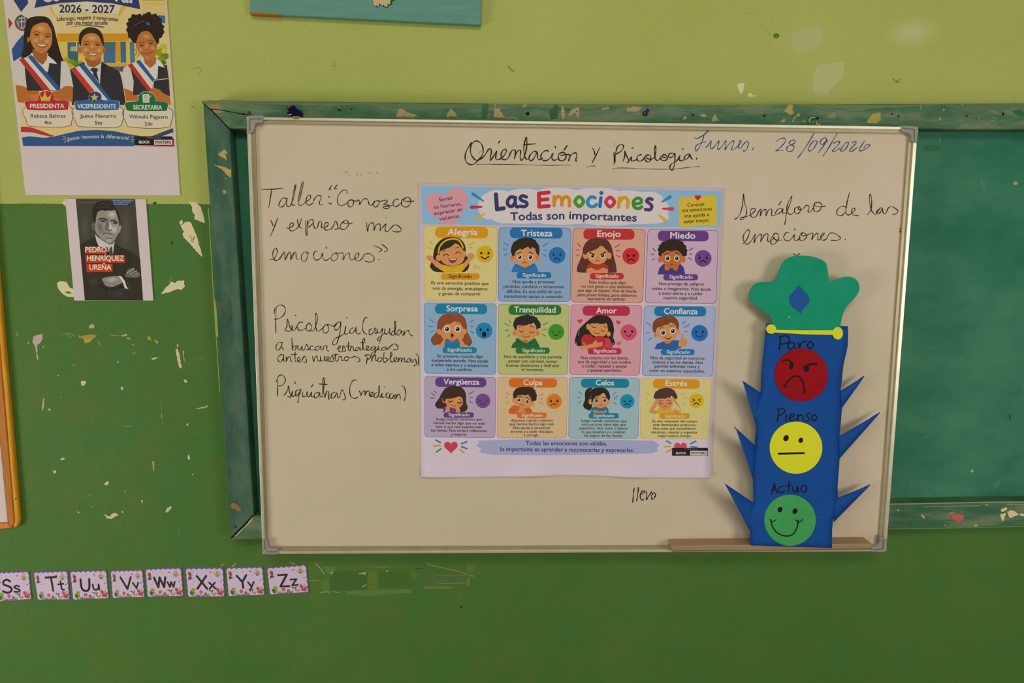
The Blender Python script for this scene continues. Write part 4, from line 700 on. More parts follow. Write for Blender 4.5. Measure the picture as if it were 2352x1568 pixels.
for i, (c, c2, body, head, t1, l1, t2, l2, t3, l3) in enumerate(BG):
    A = Art(ED+0.0001, n2).z(40, 200, 6.357)
    A.poly(body, (200, 182, 160), True); A.stroke(PT(body), 8, c, closed=True); A.poly(head, (206, 184, 140), True)
    hp = PT(head); cx = sum(p[0] for p in hp)/len(hp); cy = sum(p[1] for p in hp)/len(hp)
    A.poly([(cx+(x-cx)*0.975, cy+(y-cy)*0.95) for x, y in hp], c, True)
    A.text(t1, *l1, 62, (214, 196, 176), 0.03); A.text(t2, *l2, 56, DKT, 0.01); A.text(t3, *l3, 54, DKT, 0.015)
    if i == 0:
        A.poly('325,115 368,152 402,76 436,152 492,118 472,205 350,205', (214, 166, 54)); A.ell(325, 115, 10, 10, (214, 166, 54)); A.ell(402, 76, 11, 11, (214, 166, 54)); A.ell(492, 118, 10, 10, (214, 166, 54)); A.stroke('358,192 465,192', 5, (160, 110, 30))
    if i == 1:
        A.ell(1135, 138, 92, 72, c2)
        A.poly([(1125+(62 if k % 2 == 0 else 27)*math.sin(k*math.pi/5), 152-(62 if k % 2 == 0 else 27)*math.cos(k*math.pi/5)) for k in range(10)], (216, 168, 54))
    if i == 2:
        A.poly('1826,106 1922,100 1928,224 1832,226', (200, 190, 176)); A.stroke('1845,130 1905,127; 1845,152 1905,150; 1848,175 1900,173; 1848,198 1885,197', 7, c); A.stroke('1948,125 1905,200', 17, c); A.stroke('1948,125 1905,200', 11, (200, 190, 176))
    A.build('name_badge', el)
A = Art(ED+0.0001, n1).z(40, 200, 6.357)
A.poly('48,578 130,578 200,588 350,640 480,692 548,712 480,724 380,702 220,662 52,656', (164, 54, 52)); A.poly('52,656 220,662 380,702 490,724 400,740 180,716 65,736', (190, 178, 166)); A.poly('2110,715 2275,660 2285,760 2100,760', (190, 178, 166)); A.poly('2262,745 2284,745 2292,868 1690,862 2262,846', (158, 48, 54))
A.poly('1700,846 1800,850 1760,862 1690,862', (190, 178, 166)); A.poly('1960,716 2270,598 2276,660 2112,716', (54, 64, 102)); A.poly('65,736 180,716 300,732 400,740 540,720 700,680 900,636 1150,625 1400,640 1600,682 1810,716 1740,800 1700,862 85,858', (48, 78, 122))
for t, x0, y0, x1, y1 in (('¡Juntos', 724, 786, 908, 756), ('hacemos la', 938, 750, 1265, 742), ('diferencia!', 1296, 742, 1630, 768)): A.text(t, x0, y0, x1, y1, 54, (196, 186, 166), 0.006)
A.stroke('672,716 702,738; 660,760 704,760; 686,806 706,786; 1664,730 1696,716; 1664,765 1704,770; 1662,785 1686,806', 7, (196, 180, 120)); A.build('ribbon_footer', el)
def stamp(A, blk, wht, l1, l2, l3, cap, ln):
    A.poly(blk, (34, 32, 28)); A.poly(wht, (196, 178, 174)); A.stroke(ln, 2.5, (80, 72, 66)); A.text('BLOCK', *l1, cap, (206, 196, 186), 0.05); A.text('POSTERS', *l2, cap, (44, 38, 38), 0.05); A.text('created using', *l3, cap*0.55, (120, 112, 104))
    return A
stamp(Art(ED+0.0001, A.n).z(40, 200, 6.357), '1708,718 2266,718 2268,850 1715,850', '1995,768 2260,768 2262,843 1997,842', (1776, 820, 1932, 821), (2016, 822, 2240, 822), (1886, 746, 2090, 748), 38, '1712,752 2265,754').build('maker_stamp', el)

# ================================================================ emotions poster taped on the whiteboard
em = thing('emotions_poster', 'colourful emotions chart of twelve cartoon children panels taped to the whiteboard', 'poster', 1300, 1096, BD)
MD = BD+0.0016
s = Solid(); nx, ny = 32, 10
top = [(961, 421), (1663, 432)]; mid = [(966.3, 1049), (1634.5, 1050)]; bot = [(967, 1095), (1632, 1097)]
def lerp(a, b, t): return (a[0]+(b[0]-a[0])*t, a[1]+(b[1]-a[1])*t)
vs = [P(*lerp(*top, i/nx), MD) for i in range(nx+1)]
for j in range(ny+1):
    for i in range(nx+1):
        u = i/nx; t = j/ny; p = lerp(lerp(*mid, u), lerp(*bot, u), t)
        vs.append(P(p[0], p[1]+t*2.0*math.sin(u*9.0)-t*2.0*(1-abs(2*u-1)), MD+t*t*(0.0035+0.0035*math.sin(u*19.0+0.6)+0.002*math.sin(u*37))))
fs = []
for j in range(ny+1):
    for i in range(nx): fs.append((j*(nx+1)+i, (j+1)*(nx+1)+i, (j+1)*(nx+1)+i+1, j*(nx+1)+i+1))
sh = mesh('paper_sheet', vs, fs, M['poster_paper'], em, smooth=True)
md = sh.modifiers.new('thickness', 'SOLIDIFY'); md.thickness = 0.0004; md.offset = -1
C0 = MD+0.0002
A = Art(C0); A.poly('969,427.5 1120,430 1400,433.5 1658,438.7 1655,522 1400,520 1120,516 969,512.8', (128, 166, 198))
for x, y, rx, ry in ((1122, 474, 24, 30), (1145, 452, 32, 16), (1205, 449, 46, 16), (1280, 447, 60, 16), (1370, 447, 60, 16), (1440, 453, 50, 16), (1490, 459, 34, 19), (1512, 480, 25, 22), (1495, 498, 42, 16), (1160, 497, 32, 16), (1200, 505, 45, 9), (1290, 508, 60, 8), (1400, 510, 60, 8), (1470, 505, 42, 10)): A.ell(x, y, rx, ry, (202, 186, 186))
A.poly('1120,450 1250,442 1400,443 1510,462 1515,500 1400,514 1200,508 1130,500', (202, 186, 186))
Q1, Q2, Q3, Q4, Q5, Q6 = (950, 410, 5.408), (1300, 410, 5.408), (950, 690, 6.357), (1300, 690, 6.189), (950, 860, 6.273), (1300, 860, 6.189)
A.z(*Q1); NAVY, EB, ER, EY = (52, 56, 100), (48, 122, 176), (180, 46, 66), (210, 162, 44)
A.stroke('738,192 866,278', 38, EB, taper=(1.1, 0.5)); A.stroke('722,356 845,350', 42, ER, taper=(1.1, 0.55)); A.stroke('792,496 885,432', 40, EY, taper=(1.1, 0.5))
A.stroke('1022,196 1036,382 1120,368', 52, NAVY, False); A.stroke('1255,238 1212,226 1170,270 1172,325 1220,345 1262,300', 44, NAVY); A.stroke('1265,235 1262,300 1275,345 1295,352', 42, NAVY); A.stroke('1400,228 1350,214 1322,245 1350,275 1395,292 1408,325 1375,348 1325,342', 42, NAVY)
A.stroke('1680,172 1556,184 1560,350 1682,340', 48, ER, False); A.stroke('1562,266 1665,256', 46, ER); A.stroke('1745,336 1745,222', 42, (214, 126, 30)); A.stroke('1746,285 1790,224 1836,250 1842,330', 42, (214, 126, 30)); A.stroke('1840,285 1880,226 1930,250 1936,340', 42, (214, 126, 30))
A.text('Todas son', 1205, 520, 1872, 504, 100, NAVY, 0.03)
A.z(*Q2); A.stroke('165,226 112,285 165,345 218,285', 44, (70, 136, 44), closed=True); A.stroke('362,240 312,226 268,285 295,342 350,345 378,322', 42, (44, 128, 178)); A.stroke('434,238 422,345', 42, (40, 98, 158)); A.ell(440, 178, 26, 25, (40, 98, 158)); A.stroke('548,232 495,290 548,350 602,290', 44, (184, 54, 80), closed=True); A.stroke('664,238 654,354', 42, (216, 144, 30)); A.stroke('662,295 718,234 768,270 762,360', 42, (216, 144, 30))
A.stroke('840,318 930,300 928,255 880,244 836,290 852,355 905,372 942,350', 40, (62, 128, 48)); A.stroke('1070,258 1030,248 1004,280 1040,310 1066,345 1045,385 988,384', 42, (78, 56, 104)); A.text('importantes', 40, 500, 876, 532, 96, NAVY, 0.03)
A.stroke('1292,228 1195,288', 38, EB, taper=(1.1, 0.5)); A.stroke('1318,378 1205,374', 42, (188, 60, 82), taper=(1.1, 0.55)); A.stroke('1238,524 1155,452', 40, EY, taper=(1.1, 0.5))
A.build('title_banner', em); nt0 = A.n
A = Art(C0, 2).z(*Q1); A.poly('395,215 430,152 510,124 590,130 655,195 668,280 640,370 590,450 530,530 512,562 400,564 300,510 200,420 155,340 160,250 210,195 290,176 350,190', (202, 138, 150), True)
for t, q in (('Sentir', (315, 287, 496, 258)), ('es humano,', (252, 376, 597, 332)), ('expresar es', (258, 456, 606, 400)), ('valiente.', (320, 522, 580, 482))): A.text(t, *q, 46, NAVY, 0.012)
A.build('heart_badge', em)
A = Art(C0, 2).z(*Q2); A.poly('1400,240 1560,228 1865,206 1870,380 1877,576 1640,582 1406,603', (204, 168, 52)); A.heart(1637, 235, 78, 76, (176, 44, 40))
for t, q in (('Conocer', (1510, 350, 1724, 335)), ('mis emociones', (1440, 416, 1812, 394)), ('me ayuda a', (1476, 486, 1780, 464)), ('estar mejor.', (1462, 556, 1788, 532))): A.text(t, *q, 44, (50, 40, 40), 0.012)
A.build('sticky_note', em)

SKN, SKND = (196, 134, 84), (180, 112, 62)
WHT, PUP, MTH = (206, 198, 192), (34, 24, 24), (96, 44, 36)
def eyes_open(A, es, r, pr, look=(0, 0)):
    for x, y in es: A.ell(x, y, r*0.95, r, WHT); A.ell(x+look[0], y+look[1], pr, pr*1.08, PUP, n=18); A.ell(x+look[0]-pr*0.3, y+look[1]-pr*0.35, pr*0.3, pr*0.3, WHT, n=10)
def k1(A):
    h = (54, 40, 32)
    A.poly('485,728 570,745 635,820 655,950 682,1000 690,1080 662,1140 590,1162 300,1160 228,1130 205,1080 240,1000 245,940 270,840 340,760 420,730', h, True)
    A.poly('335,1062 400,1078 470,1095 560,1075 622,1050 640,1110 590,1164 390,1164 330,1130', (204, 158, 34)); A.poly('213,1022 250,1000 345,1062 332,1130 270,1090', SKN); A.poly('615,1055 680,985 722,1005 655,1095 625,1115', SKN); A.poly('440,1050 520,1050 512,1090 475,1104 448,1090', SKND)
    A.poly('160,988 163,958 180,968 188,945 206,958 235,965 247,1010 215,1027 180,1012', SKN, True); A.poly('682,992 668,940 692,926 720,924 745,932 757,965 745,995 715,1004', SKN, True); A.stroke('176,965 196,1000; 200,960 210,995; 715,935 700,980; 738,945 715,985', 4, SKND)
    A.ell(312, 985, 34, 40, SKN); A.ell(628, 935, 26, 38, SKN); A.poly('330,900 380,830 480,800 580,830 625,900 632,980 600,1045 530,1078 470,1082 390,1062 340,1010', SKN, True)
    A.poly('300,930 315,840 385,765 490,745 570,775 620,850 628,900 590,860 530,800 460,850 380,880 330,905', h, True); A.stroke('308,930 325,845 390,775 480,748 555,762 598,815 612,860', 20, (206, 160, 44))
    A.stroke('368,962 400,936 436,958; 522,928 550,908 580,928', 10, PUP); A.stroke('365,905 398,884; 518,862 560,852', 8, h); A.poly('433,990 480,998 536,985 524,1028 480,1050 450,1032', (132, 44, 38), True); A.poly('442,995 485,1003 530,990 520,1008 480,1014 455,1008', WHT); A.stroke('470,966 482,970', 7, SKND); A.ell(375, 1000, 28, 18, (204, 126, 88)); A.ell(590, 965, 24, 16, (204, 126, 88))
def k2(A):
    h = (46, 40, 30); b = (46, 108, 164)
    A.poly('1212,1162 1235,1100 1265,1055 1320,1080 1382,1110 1450,1075 1500,1050 1525,1085 1552,1162', b); A.poly('1340,1080 1425,1080 1382,1118', SKND); A.stroke('1262,1062 1310,1090 1378,1130; 1505,1060 1450,1092 1390,1128', 8, (36, 86, 138)); A.ell(1232, 980, 34, 46, SKN); A.ell(1535, 980, 32, 46, SKN); A.ell(1230, 980, 18, 26, SKND); A.ell(1538, 980, 16, 26, SKND)
    A.poly('1252,900 1300,840 1382,820 1470,840 1515,900 1520,980 1490,1050 1430,1082 1382,1090 1330,1082 1275,1045 1248,980', SKN, True)
    A.poly('1205,900 1215,850 1240,790 1300,752 1370,735 1400,730 1430,740 1470,735 1478,748 1525,768 1520,778 1558,830 1566,900 1552,962 1520,920 1510,870 1470,850 1455,880 1420,845 1340,885 1325,868 1270,905 1252,962 1228,965', h)
    A.stroke('1283,936 1335,912; 1430,910 1482,932', 11, h); eyes_open(A, ((1318, 975), (1450, 975)), 34, 22); A.stroke('1350,1050 1378,1036 1405,1050', 8, MTH); A.stroke('1372,1010 1390,1012', 6, SKND); A.stroke('1308,1010 1312,1050; 1455,1008 1455,1055', 11, (132, 160, 186))
def k3(A):
    h = (86, 48, 40)
    A.poly('410,740 500,755 560,830 592,960 622,1080 626,1140 590,1168 180,1166 137,1120 152,1060 200,950 215,850 270,770 340,745', h, True); A.poly('258,1135 258,1080 310,1052 390,1065 470,1052 522,1085 526,1135 500,1165 270,1165', (168, 48, 46)); A.poly('255,1125 310,1105 390,1140 460,1105 522,1125 522,1168 390,1176 252,1172', SKN); A.stroke('262,1150 340,1145 400,1140 500,1128; 300,1110 330,1130 390,1145', 5, SKND)
    A.ell(240, 958, 28, 42, SKN); A.ell(540, 958, 26, 42, SKN); A.poly('265,900 300,850 390,830 480,850 520,910 518,980 480,1035 430,1058 392,1064 340,1055 290,1020 264,970', SKN, True)
    A.poly('225,935 235,860 290,785 400,745 500,775 555,850 562,930 530,900 490,875 440,815 400,862 330,895 270,915 245,945', h, True); A.stroke('440,815 420,780 400,760; 300,800 350,770; 190,1050 210,1120; 590,1060 580,1130', 6, (112, 68, 54))
    eyes_open(A, ((330, 960), (455, 955)), 33, 21); A.stroke('296,918 350,945; 430,945 494,912', 14, (40, 26, 22)); A.stroke('368,1026 392,1014 420,1026', 7, MTH); A.stroke('378,990 402,990', 6, SKND)
def k4(A):
    h = (48, 38, 30); s = (178, 102, 52)
    A.poly('1138,1190 1160,1110 1210,1060 1420,1058 1460,1100 1482,1190', (70, 54, 116)); A.ell(1320, 880, 150, 95, h)
    for x, y in ((1180, 935), (1172, 885), (1185, 845), (1215, 812), (1255, 788), (1300, 775), (1345, 772), (1390, 785), (1430, 810), (1462, 850), (1475, 895), (1470, 935)): A.ell(x, y, 34, 22 if y < 800 else 32, h, n=14)
    A.ell(1168, 1005, 26, 40, s); A.ell(1458, 1005, 26, 40, s); A.poly('1190,930 1230,900 1310,890 1400,900 1438,940 1440,1010 1410,1070 1350,1100 1312,1105 1260,1092 1215,1055 1190,1000', s, True); A.poly('1195,930 1205,890 1320,860 1430,900 1440,940 1400,905 1370,890 1310,905 1260,895 1220,915', h, True)
    eyes_open(A, ((1262, 990), (1376, 990)), 36, 23); A.stroke('1225,942 1278,922; 1358,915 1408,936', 11, h); A.stroke('1300,1062 1325,1062', 14, (112, 54, 50)); A.stroke('1305,1028 1322,1028', 7, (146, 80, 40))
    A.ell(1258, 1096, 34, 46, s, 10); A.ell(1360, 1096, 34, 46, s, -10); A.stroke('1235,1075 1280,1068; 1340,1068 1385,1076; 1250,1060 1252,1090; 1270,1060 1270,1088; 1350,1062 1350,1090; 1370,1062 1370,1090', 5, (146, 80, 40)); A.ell(1312, 1098, 22, 16, (168, 92, 46))
def k5(A):
    h = (132, 70, 44); t = (34, 110, 154)
    A.poly('560,190 680,200 760,280 775,430 840,560 852,620 800,672 740,640 380,640 300,655 253,590 270,530 345,440 345,330 400,230 480,195', h, True); A.poly('450,682 460,592 520,565 610,565 660,592 682,682', t); A.poly('515,560 605,560 600,595 560,606 525,595', (188, 90, 60)); A.ell(375, 450, 30, 46, SKN); A.ell(745, 450, 30, 46, SKN)
    A.poly('400,400 430,330 560,300 690,330 722,400 722,480 680,540 610,568 560,572 500,562 430,530 400,470', SKN, True); A.poly('345,420 350,320 400,240 480,200 560,190 680,205 760,290 778,410 730,400 690,340 640,265 600,300 540,335 470,350 430,390 395,440 375,410', h, True); A.stroke('640,265 600,230 560,205; 430,260 500,225; 290,560 320,620; 810,560 790,620', 6, (160, 92, 58))
    eyes_open(A, ((488, 415), (642, 415)), 48, 30); A.stroke('448,346 492,326; 622,324 672,346', 9, h); A.ell(562, 515, 23, 34, (66, 24, 24)); A.ell(563, 530, 16, 15, (172, 70, 60)); A.stroke('548,456 572,458', 7, SKND)
    A.poly('345,684 440,570 385,490 400,470 440,480 472,550 440,655 430,686', SKN); A.poly('668,600 650,560 682,490 712,478 735,500 730,535 705,575 770,668 700,686', SKN); A.stroke('410,475 425,520; 432,475 440,515; 690,490 680,530; 715,482 705,525', 5, SKND); A.stroke('440,480 472,550 440,655; 682,490 650,560 668,600', 4, SKND)
def k6(A):
    h = (48, 38, 42); g = (42, 98, 54)
    A.poly('1424,692 1440,640 1492,590 1490,555 1520,545 1640,625 1770,545 1792,580 1832,650 1842,692', g); A.stroke('1495,580 1560,610 1635,650; 1785,580 1720,612 1645,650', 8, (30, 76, 42)); A.poly('1590,575 1680,575 1640,628', (186, 84, 46)); A.ell(1475, 475, 32, 46, SKN); A.ell(1810, 475, 32, 46, SKN); A.ell(1474, 478, 18, 28, SKND); A.ell(1812, 478, 18, 28, SKND)
    A.poly('1495,400 1540,340 1645,320 1750,345 1795,410 1795,480 1755,545 1690,575 1645,580 1590,572 1530,535 1495,475', SKN, True); A.poly('1452,360 1465,300 1485,272 1480,262 1560,222 1660,208 1755,225 1775,240 1822,255 1800,262 1842,310 1858,350 1850,400 1815,410 1795,430 1785,370 1752,320 1700,355 1700,335 1640,365 1560,355 1512,365 1500,430 1478,425', h)
    A.stroke('1545,440 1575,460 1606,444; 1690,455 1725,472 1757,456', 10, PUP); A.stroke('1540,386 1570,368 1605,375; 1703,378 1730,378 1757,396', 9, h); A.stroke('1592,515 1640,535 1692,516', 9, MTH); A.stroke('1630,488 1650,490', 7, SKND)
def k7(A):
    h = (46, 36, 34); r = (170, 44, 46)
    A.poly('490,208 600,225 660,300 682,420 670,520 697,600 660,640 560,620 250,645 160,640 125,580 140,510 175,420 250,340 330,270 400,222', h, True); A.stroke('190,430 175,500; 140,590 155,630; 675,600 665,640', 6, (150, 130, 130)); A.poly('540,530 610,530 650,600 668,674 420,678 520,640', (180, 62, 78)); A.poly('210,694 232,580 262,600 290,690', (180, 62, 66)); A.ell(312, 372, 24, 42, SKN); A.ell(607, 475, 30, 36, SKN)
    A.poly('330,330 400,300 500,305 580,330 600,400 570,480 520,512 460,518 380,490 330,430 318,380', SKN, True); A.poly('325,355 360,270 430,215 520,210 610,255 650,340 645,430 612,440 590,380 580,320 520,335 440,322 400,318 350,330', h, True)
    A.stroke('366,362 392,384 428,376; 497,413 522,436 555,434', 10, PUP); A.stroke('385,325 430,322; 535,360 572,388', 8, h); A.stroke('395,440 428,468 482,466', 8, MTH); A.stroke('432,418 445,428', 6, SKND); A.ell(400, 430, 22, 14, (206, 122, 88))
    A.poly('300,690 222,610 220,540 250,495 310,478 360,490 392,530 430,508 500,502 550,530 568,590 540,645 460,680 380,694', r, True); A.stroke('392,530 398,560', 5, (136, 30, 34)); A.poly('222,640 282,640 380,612 420,560 438,570 432,600 520,585 518,640 440,664 340,680 255,698 215,680', SKN); A.stroke('435,605 510,590; 440,622 518,606; 440,640 512,628; 240,580 285,625; 232,605 275,640', 7, SKN); A.stroke('240,600 280,635; 450,612 512,598; 450,630 514,616', 4, SKND)
    A.heart(200, 292, 70, 64, (186, 60, 76), -12); A.heart(745, 310, 66, 62, (186, 60, 76), 12); A.heart(752, 608, 62, 60, (190, 88, 108), -8)
def k8(A):
    h = (118, 64, 38); b = (46, 84, 148)
    A.poly('1258,692 1290,620 1380,580 1520,565 1612,565 1640,600 1640,670 1565,690', b); A.poly('1390,570 1505,570 1490,600 1440,616 1400,600', SKND); A.ell(1275, 490, 33, 43, SKN); A.ell(1596, 440, 27, 42, SKN); A.ell(1272, 492, 17, 25, SKND)
    A.poly('1300,420 1340,350 1440,320 1540,340 1588,400 1590,460 1560,530 1500,565 1440,578 1380,565 1320,520 1298,470', SKN, True); A.poly('1228,390 1235,320 1255,290 1290,255 1400,215 1440,222 1480,215 1550,235 1590,285 1608,340 1600,410 1578,410 1550,340 1490,310 1440,350 1420,340 1340,380 1330,370 1290,400 1270,462 1242,445', h); A.stroke('1300,290 1400,250; 1420,250 1500,260', 6, (146, 88, 54))
    eyes_open(A, ((1380, 455), (1518, 432)), 44, 28); A.stroke('1333,400 1362,386 1394,390; 1478,366 1505,358 1534,364', 10, h); A.poly('1398,514 1450,524 1502,504 1482,542 1440,552', (112, 40, 36), True); A.poly('1406,518 1450,526 1496,510 1484,522 1440,532', WHT); A.stroke('1440,482 1462,482', 7, SKND); A.ell(1340, 510, 28, 16, (206, 130, 90))
    A.poly('1598,645 1610,570 1640,538 1634,485 1650,466 1672,485 1670,535 1712,545 1724,590 1712,640 1662,657', (200, 132, 78), True); A.stroke('1650,572 1705,565; 1655,600 1712,595; 1655,626 1705,622; 1642,545 1652,575', 5, SKND); A.stroke('1602,640 1635,660', 8, SKND)
def k9(A):
    h = (62, 44, 34)
    A.poly('590,165 690,185 750,270 760,400 778,480 735,532 640,535 400,490 350,490 308,430 360,350 410,260 470,190', h, True); A.poly('420,545 438,460 500,438 640,475 690,545', (92, 60, 132)); A.ell(435, 365, 25, 40, SKN); A.poly('455,370 490,320 600,300 690,330 712,390 690,450 630,482 570,482 500,450 460,410', SKN, True); A.poly('415,365 440,290 500,205 600,175 690,205 738,290 732,360 700,335 690,300 600,332 520,348 470,350 450,390', h, True)
    A.stroke('505,378 530,394 562,378; 632,398 660,410 694,396', 14, PUP); A.stroke('505,345 540,330; 650,352 690,368', 7, h); A.stroke('553,440 580,456 608,446', 8, MTH); A.ell(508, 416, 28, 16, (204, 106, 92)); A.ell(656, 434, 28, 16, (204, 106, 92)); A.stroke('578,412 592,416', 6, SKND)
    A.poly('440,545 470,500 520,510 515,545', SKN); A.poly('600,545 620,510 670,515 668,545', SKN); A.ell(494, 485, 29, 46, SKN, 8); A.ell(635, 492, 30, 46, SKN, -8); A.stroke('480,460 478,495; 498,455 498,490; 622,465 622,500; 642,460 642,495', 4, SKND)
def k10(A):
    h = (50, 40, 32)
    A.poly('1368,545 1385,490 1450,440 1560,478 1655,465 1690,500 1704,548 1500,568 1400,565', (192, 94, 44), True); A.ell(1440, 365, 24, 40, SKN); A.ell(1714, 420, 30, 36, SKN); A.poly('1450,360 1470,310 1560,275 1660,290 1710,350 1712,410 1670,465 1600,485 1550,478 1480,440 1452,400', SKN, True)
    A.poly('1430,290 1445,240 1470,212 1465,205 1520,185 1580,175 1690,180 1720,190 1740,215 1762,235 1752,240 1776,290 1768,370 1722,385 1700,395 1690,340 1650,285 1600,300 1580,290 1500,298 1465,345 1440,335', h)
    eyes_open(A, ((1515, 365), (1638, 387)), 29, 20); A.stroke('1490,330 1520,315 1552,320; 1620,330 1645,338 1668,364', 11, h); A.stroke('1528,442 1555,432 1582,448', 8, MTH); A.stroke('1545,405 1562,410', 6, SKND); A.ell(1480, 410, 22, 13, (206, 126, 92))
    A.poly('1500,545 1520,505 1560,480 1600,510 1612,535 1590,550', SKN, True); A.stroke('1560,505 1610,512; 1560,525 1605,530', 5, SKND); A.stroke('1400,500 1450,515; 1650,500 1640,530', 5, (160, 72, 30))
def k11(A):
    h = (46, 36, 32); t = (34, 108, 142)
    A.poly('270,260 300,205 370,195 352,300 372,420 345,505 290,492 242,440 268,360', h, True); A.poly('268,440 250,480 300,480', h); A.poly('330,500 350,508 340,460', h); A.poly('352,548 366,470 430,452 560,452 600,480 608,548', t); A.poly('450,455 520,455 485,482', SKND); A.ell(347, 385, 26, 40, SKN); A.ell(608, 375, 18, 36, SKN); A.poly('372,340 420,300 500,280 580,310 605,370 590,430 540,465 480,470 420,455 375,410', SKN, True)
    A.poly('360,350 355,270 380,205 480,184 560,198 610,250 628,330 604,362 570,310 535,262 470,300 420,312 392,350 375,400 360,380', h, True); A.stroke('345,235 372,205', 12, (176, 60, 60))
    eyes_open(A, ((432, 370), (548, 366)), 30, 22); A.stroke('403,338 458,324; 523,320 576,332', 9, h); A.stroke('474,440 492,431 512,440', 7, MTH); A.stroke('488,402 502,402', 6, SKND)
    A.poly('383,512 400,498 438,512 525,520 560,500 578,510 568,540 405,545', (196, 120, 72), True); A.stroke('410,525 540,530', 4, SKND)
def k12(A):
    h = (78, 50, 48)
    A.poly('1305,558 1300,475 1400,500 1500,472 1535,558', (204, 156, 50)); A.poly('1360,480 1460,480 1410,512', SKND); A.poly('1305,380 1340,330 1412,310 1490,330 1518,390 1515,440 1470,485 1412,498 1350,485 1310,440', SKN, True)
    A.poly('1245,325 1255,275 1270,258 1262,250 1330,205 1400,192 1432,182 1455,192 1500,198 1520,215 1552,232 1545,240 1580,290 1585,330 1568,352 1535,335 1500,300 1470,340 1460,322 1400,345 1390,335 1320,345 1270,350', h)
    A.poly('1185,520 1200,480 1250,400 1285,350 1315,338 1318,360 1300,410 1282,455 1240,500 1310,522 1270,560 1200,545', SKN, True); A.poly('1628,520 1610,470 1560,420 1520,360 1500,345 1530,328 1575,390 1630,480 1632,525 1600,550 1540,552 1530,500 1575,500', SKN, True); A.stroke('1275,360 1290,395; 1295,348 1305,385; 1520,345 1535,385; 1540,342 1555,378', 4, SKND); A.stroke('1282,455 1240,500 1270,520; 1530,470 1580,500', 4, SKND)
    A.stroke('1325,408 1346,417 1372,406; 1450,405 1474,413 1497,403', 9, PUP); A.stroke('1324,388 1345,374 1372,370; 1440,366 1465,368 1488,382', 8, h); A.stroke('1384,462 1408,455 1436,462', 7, MTH); A.stroke('1402,432 1416,434', 6, SKND)
EM = []
def panel(label, Q, box, fill, edge, pill, pc, tcol, word, wl_, kid, sparks, sc, face, fc, feyes, fmouth, mw, p2, t2, lines, cap, brow=''):
    A = Art(C0, 1).z(*Q); tl, tr, br, bl = box
    A.rrect(tl, tr, br, bl, 55, edge); cx = sum(p[0] for p in box)/4; cy = sum(p[1] for p in box)/4
    sh_ = [tuple(p[i]+(5.5 if p[i] < (cx, cy)[i] else -5.5) for i in (0, 1)) for p in box]
    A.rrect(*sh_, 50, fill); o = A.build('emotion_panel', em); o['label'] = label
    A = Art(C0, 4).z(*Q); (x0, y0, x1, y1, sk) = pill; hh = (y1-y0-sk); A.rrect((x0, y0), (x1, y0+sk), (x1, y1), (x0, y1-sk), hh*0.62, pc); A.text(word, *wl_[:4], wl_[4], (212, 200, 196), 0.032); A.build('name_pill', o)
    A = Art(C0, 8).z(*Q)
    if sparks: A.stroke(sparks, 11, sc)
    kid(A); A.build('child_figure', o); n = max(A.n, 40)
    A = Art(C0, 8).z(*Q); x, y, r = face; A.ell(x, y, r, r*0.985, fc, n=40); dk = (34, 24, 28)
    for e in feyes:
        if isinstance(e, str): A.stroke(e, mw*0.8, dk)
        elif e[2] < 0: A.heart(e[0], e[1], -e[2]*2, -e[2]*1.9, dk)
        else: A.ell(*e[:2], e[2], e[2]*1.15, dk, n=16)
    if isinstance(fmouth, str): A.stroke(fmouth, mw, dk)
    else: A.ell(*fmouth, dk)
    if brow: A.stroke(brow, mw*0.6, tuple(int(v*0.6) for v in fc))
    A.build('face_icon', o)
    A = Art(C0, n).z(*Q); (x0, y0, x1, y1) = p2; A.rrect((x0, y0), (x1, y0), (x1, y1), (x0, y1), (y1-y0)*0.55, pc); A.text('Significado', *t2, cap*1.12, tcol, 0.012)
    for t, q in lines: A.text(t, *q, cap, (58, 48, 50), 0.008)
    A.build('meaning_caption', o)
LT = (208, 198, 194)
panel('yellow panel headed Alegría', Q1, ((125, 583), (1040, 600), (1030, 1525), (128, 1516)), (202, 182, 122), (198, 150, 36), (265, 597, 928, 742, 4), (204, 136, 28), (70, 44, 30), 'Alegría', (420, 700, 792, 703, 78), k1, '205,780 238,818; 168,855 220,868; 690,832 760,785; 695,857 725,853; 745,1095 770,1130; 755,1075 825,1115', (202, 146, 40), (885, 940, 105), (208, 156, 28), ((840, 926, 14), (930, 926, 14)), '838,968 885,996 932,968', 14, (340, 1175, 820, 1255), (433, 1232, 727, 1234),
      (('Es una emoción positiva que', (220, 1312, 932, 1322)), ('nos da energía, entusiasmo', (238, 1378, 918, 1390)), ('y ganas de compartir.', (310, 1445, 845, 1450))), 40)
panel('blue panel headed Tristeza', Q1, ((1057, 600), (1957, 612), (1950, 1530), (1050, 1526)), (128, 154, 186), (44, 104, 160), (1195, 605, 1852, 745, 4), (40, 102, 158), LT, 'Tristeza', (1335, 713, 1722, 715, 76), k2, '1130,800 1172,833; 1115,875 1150,882; 1128,950 1165,932; 1605,840 1665,803; 1615,890 1655,887; 1605,940 1645,965', (54, 110, 162), (1782, 952, 104), (38, 104, 166), ((1740, 946, 12), (1822, 946, 12)), '1745,1006 1780,986 1818,1008', 10, (1280, 1160, 1710, 1240), (1355, 1218, 1645, 1220),
      (('Nos ayuda a procesar', (1232, 1298, 1757, 1300)), ('pérdidas, cambios o situaciones', (1118, 1357, 1870, 1362)), ('difíciles. Es una señal de que', (1153, 1418, 1832, 1423)), ('necesitamos apoyo o consuelo.', (1127, 1478, 1857, 1483))), 39, '1718,925 1745,912; 1820,912 1845,925')
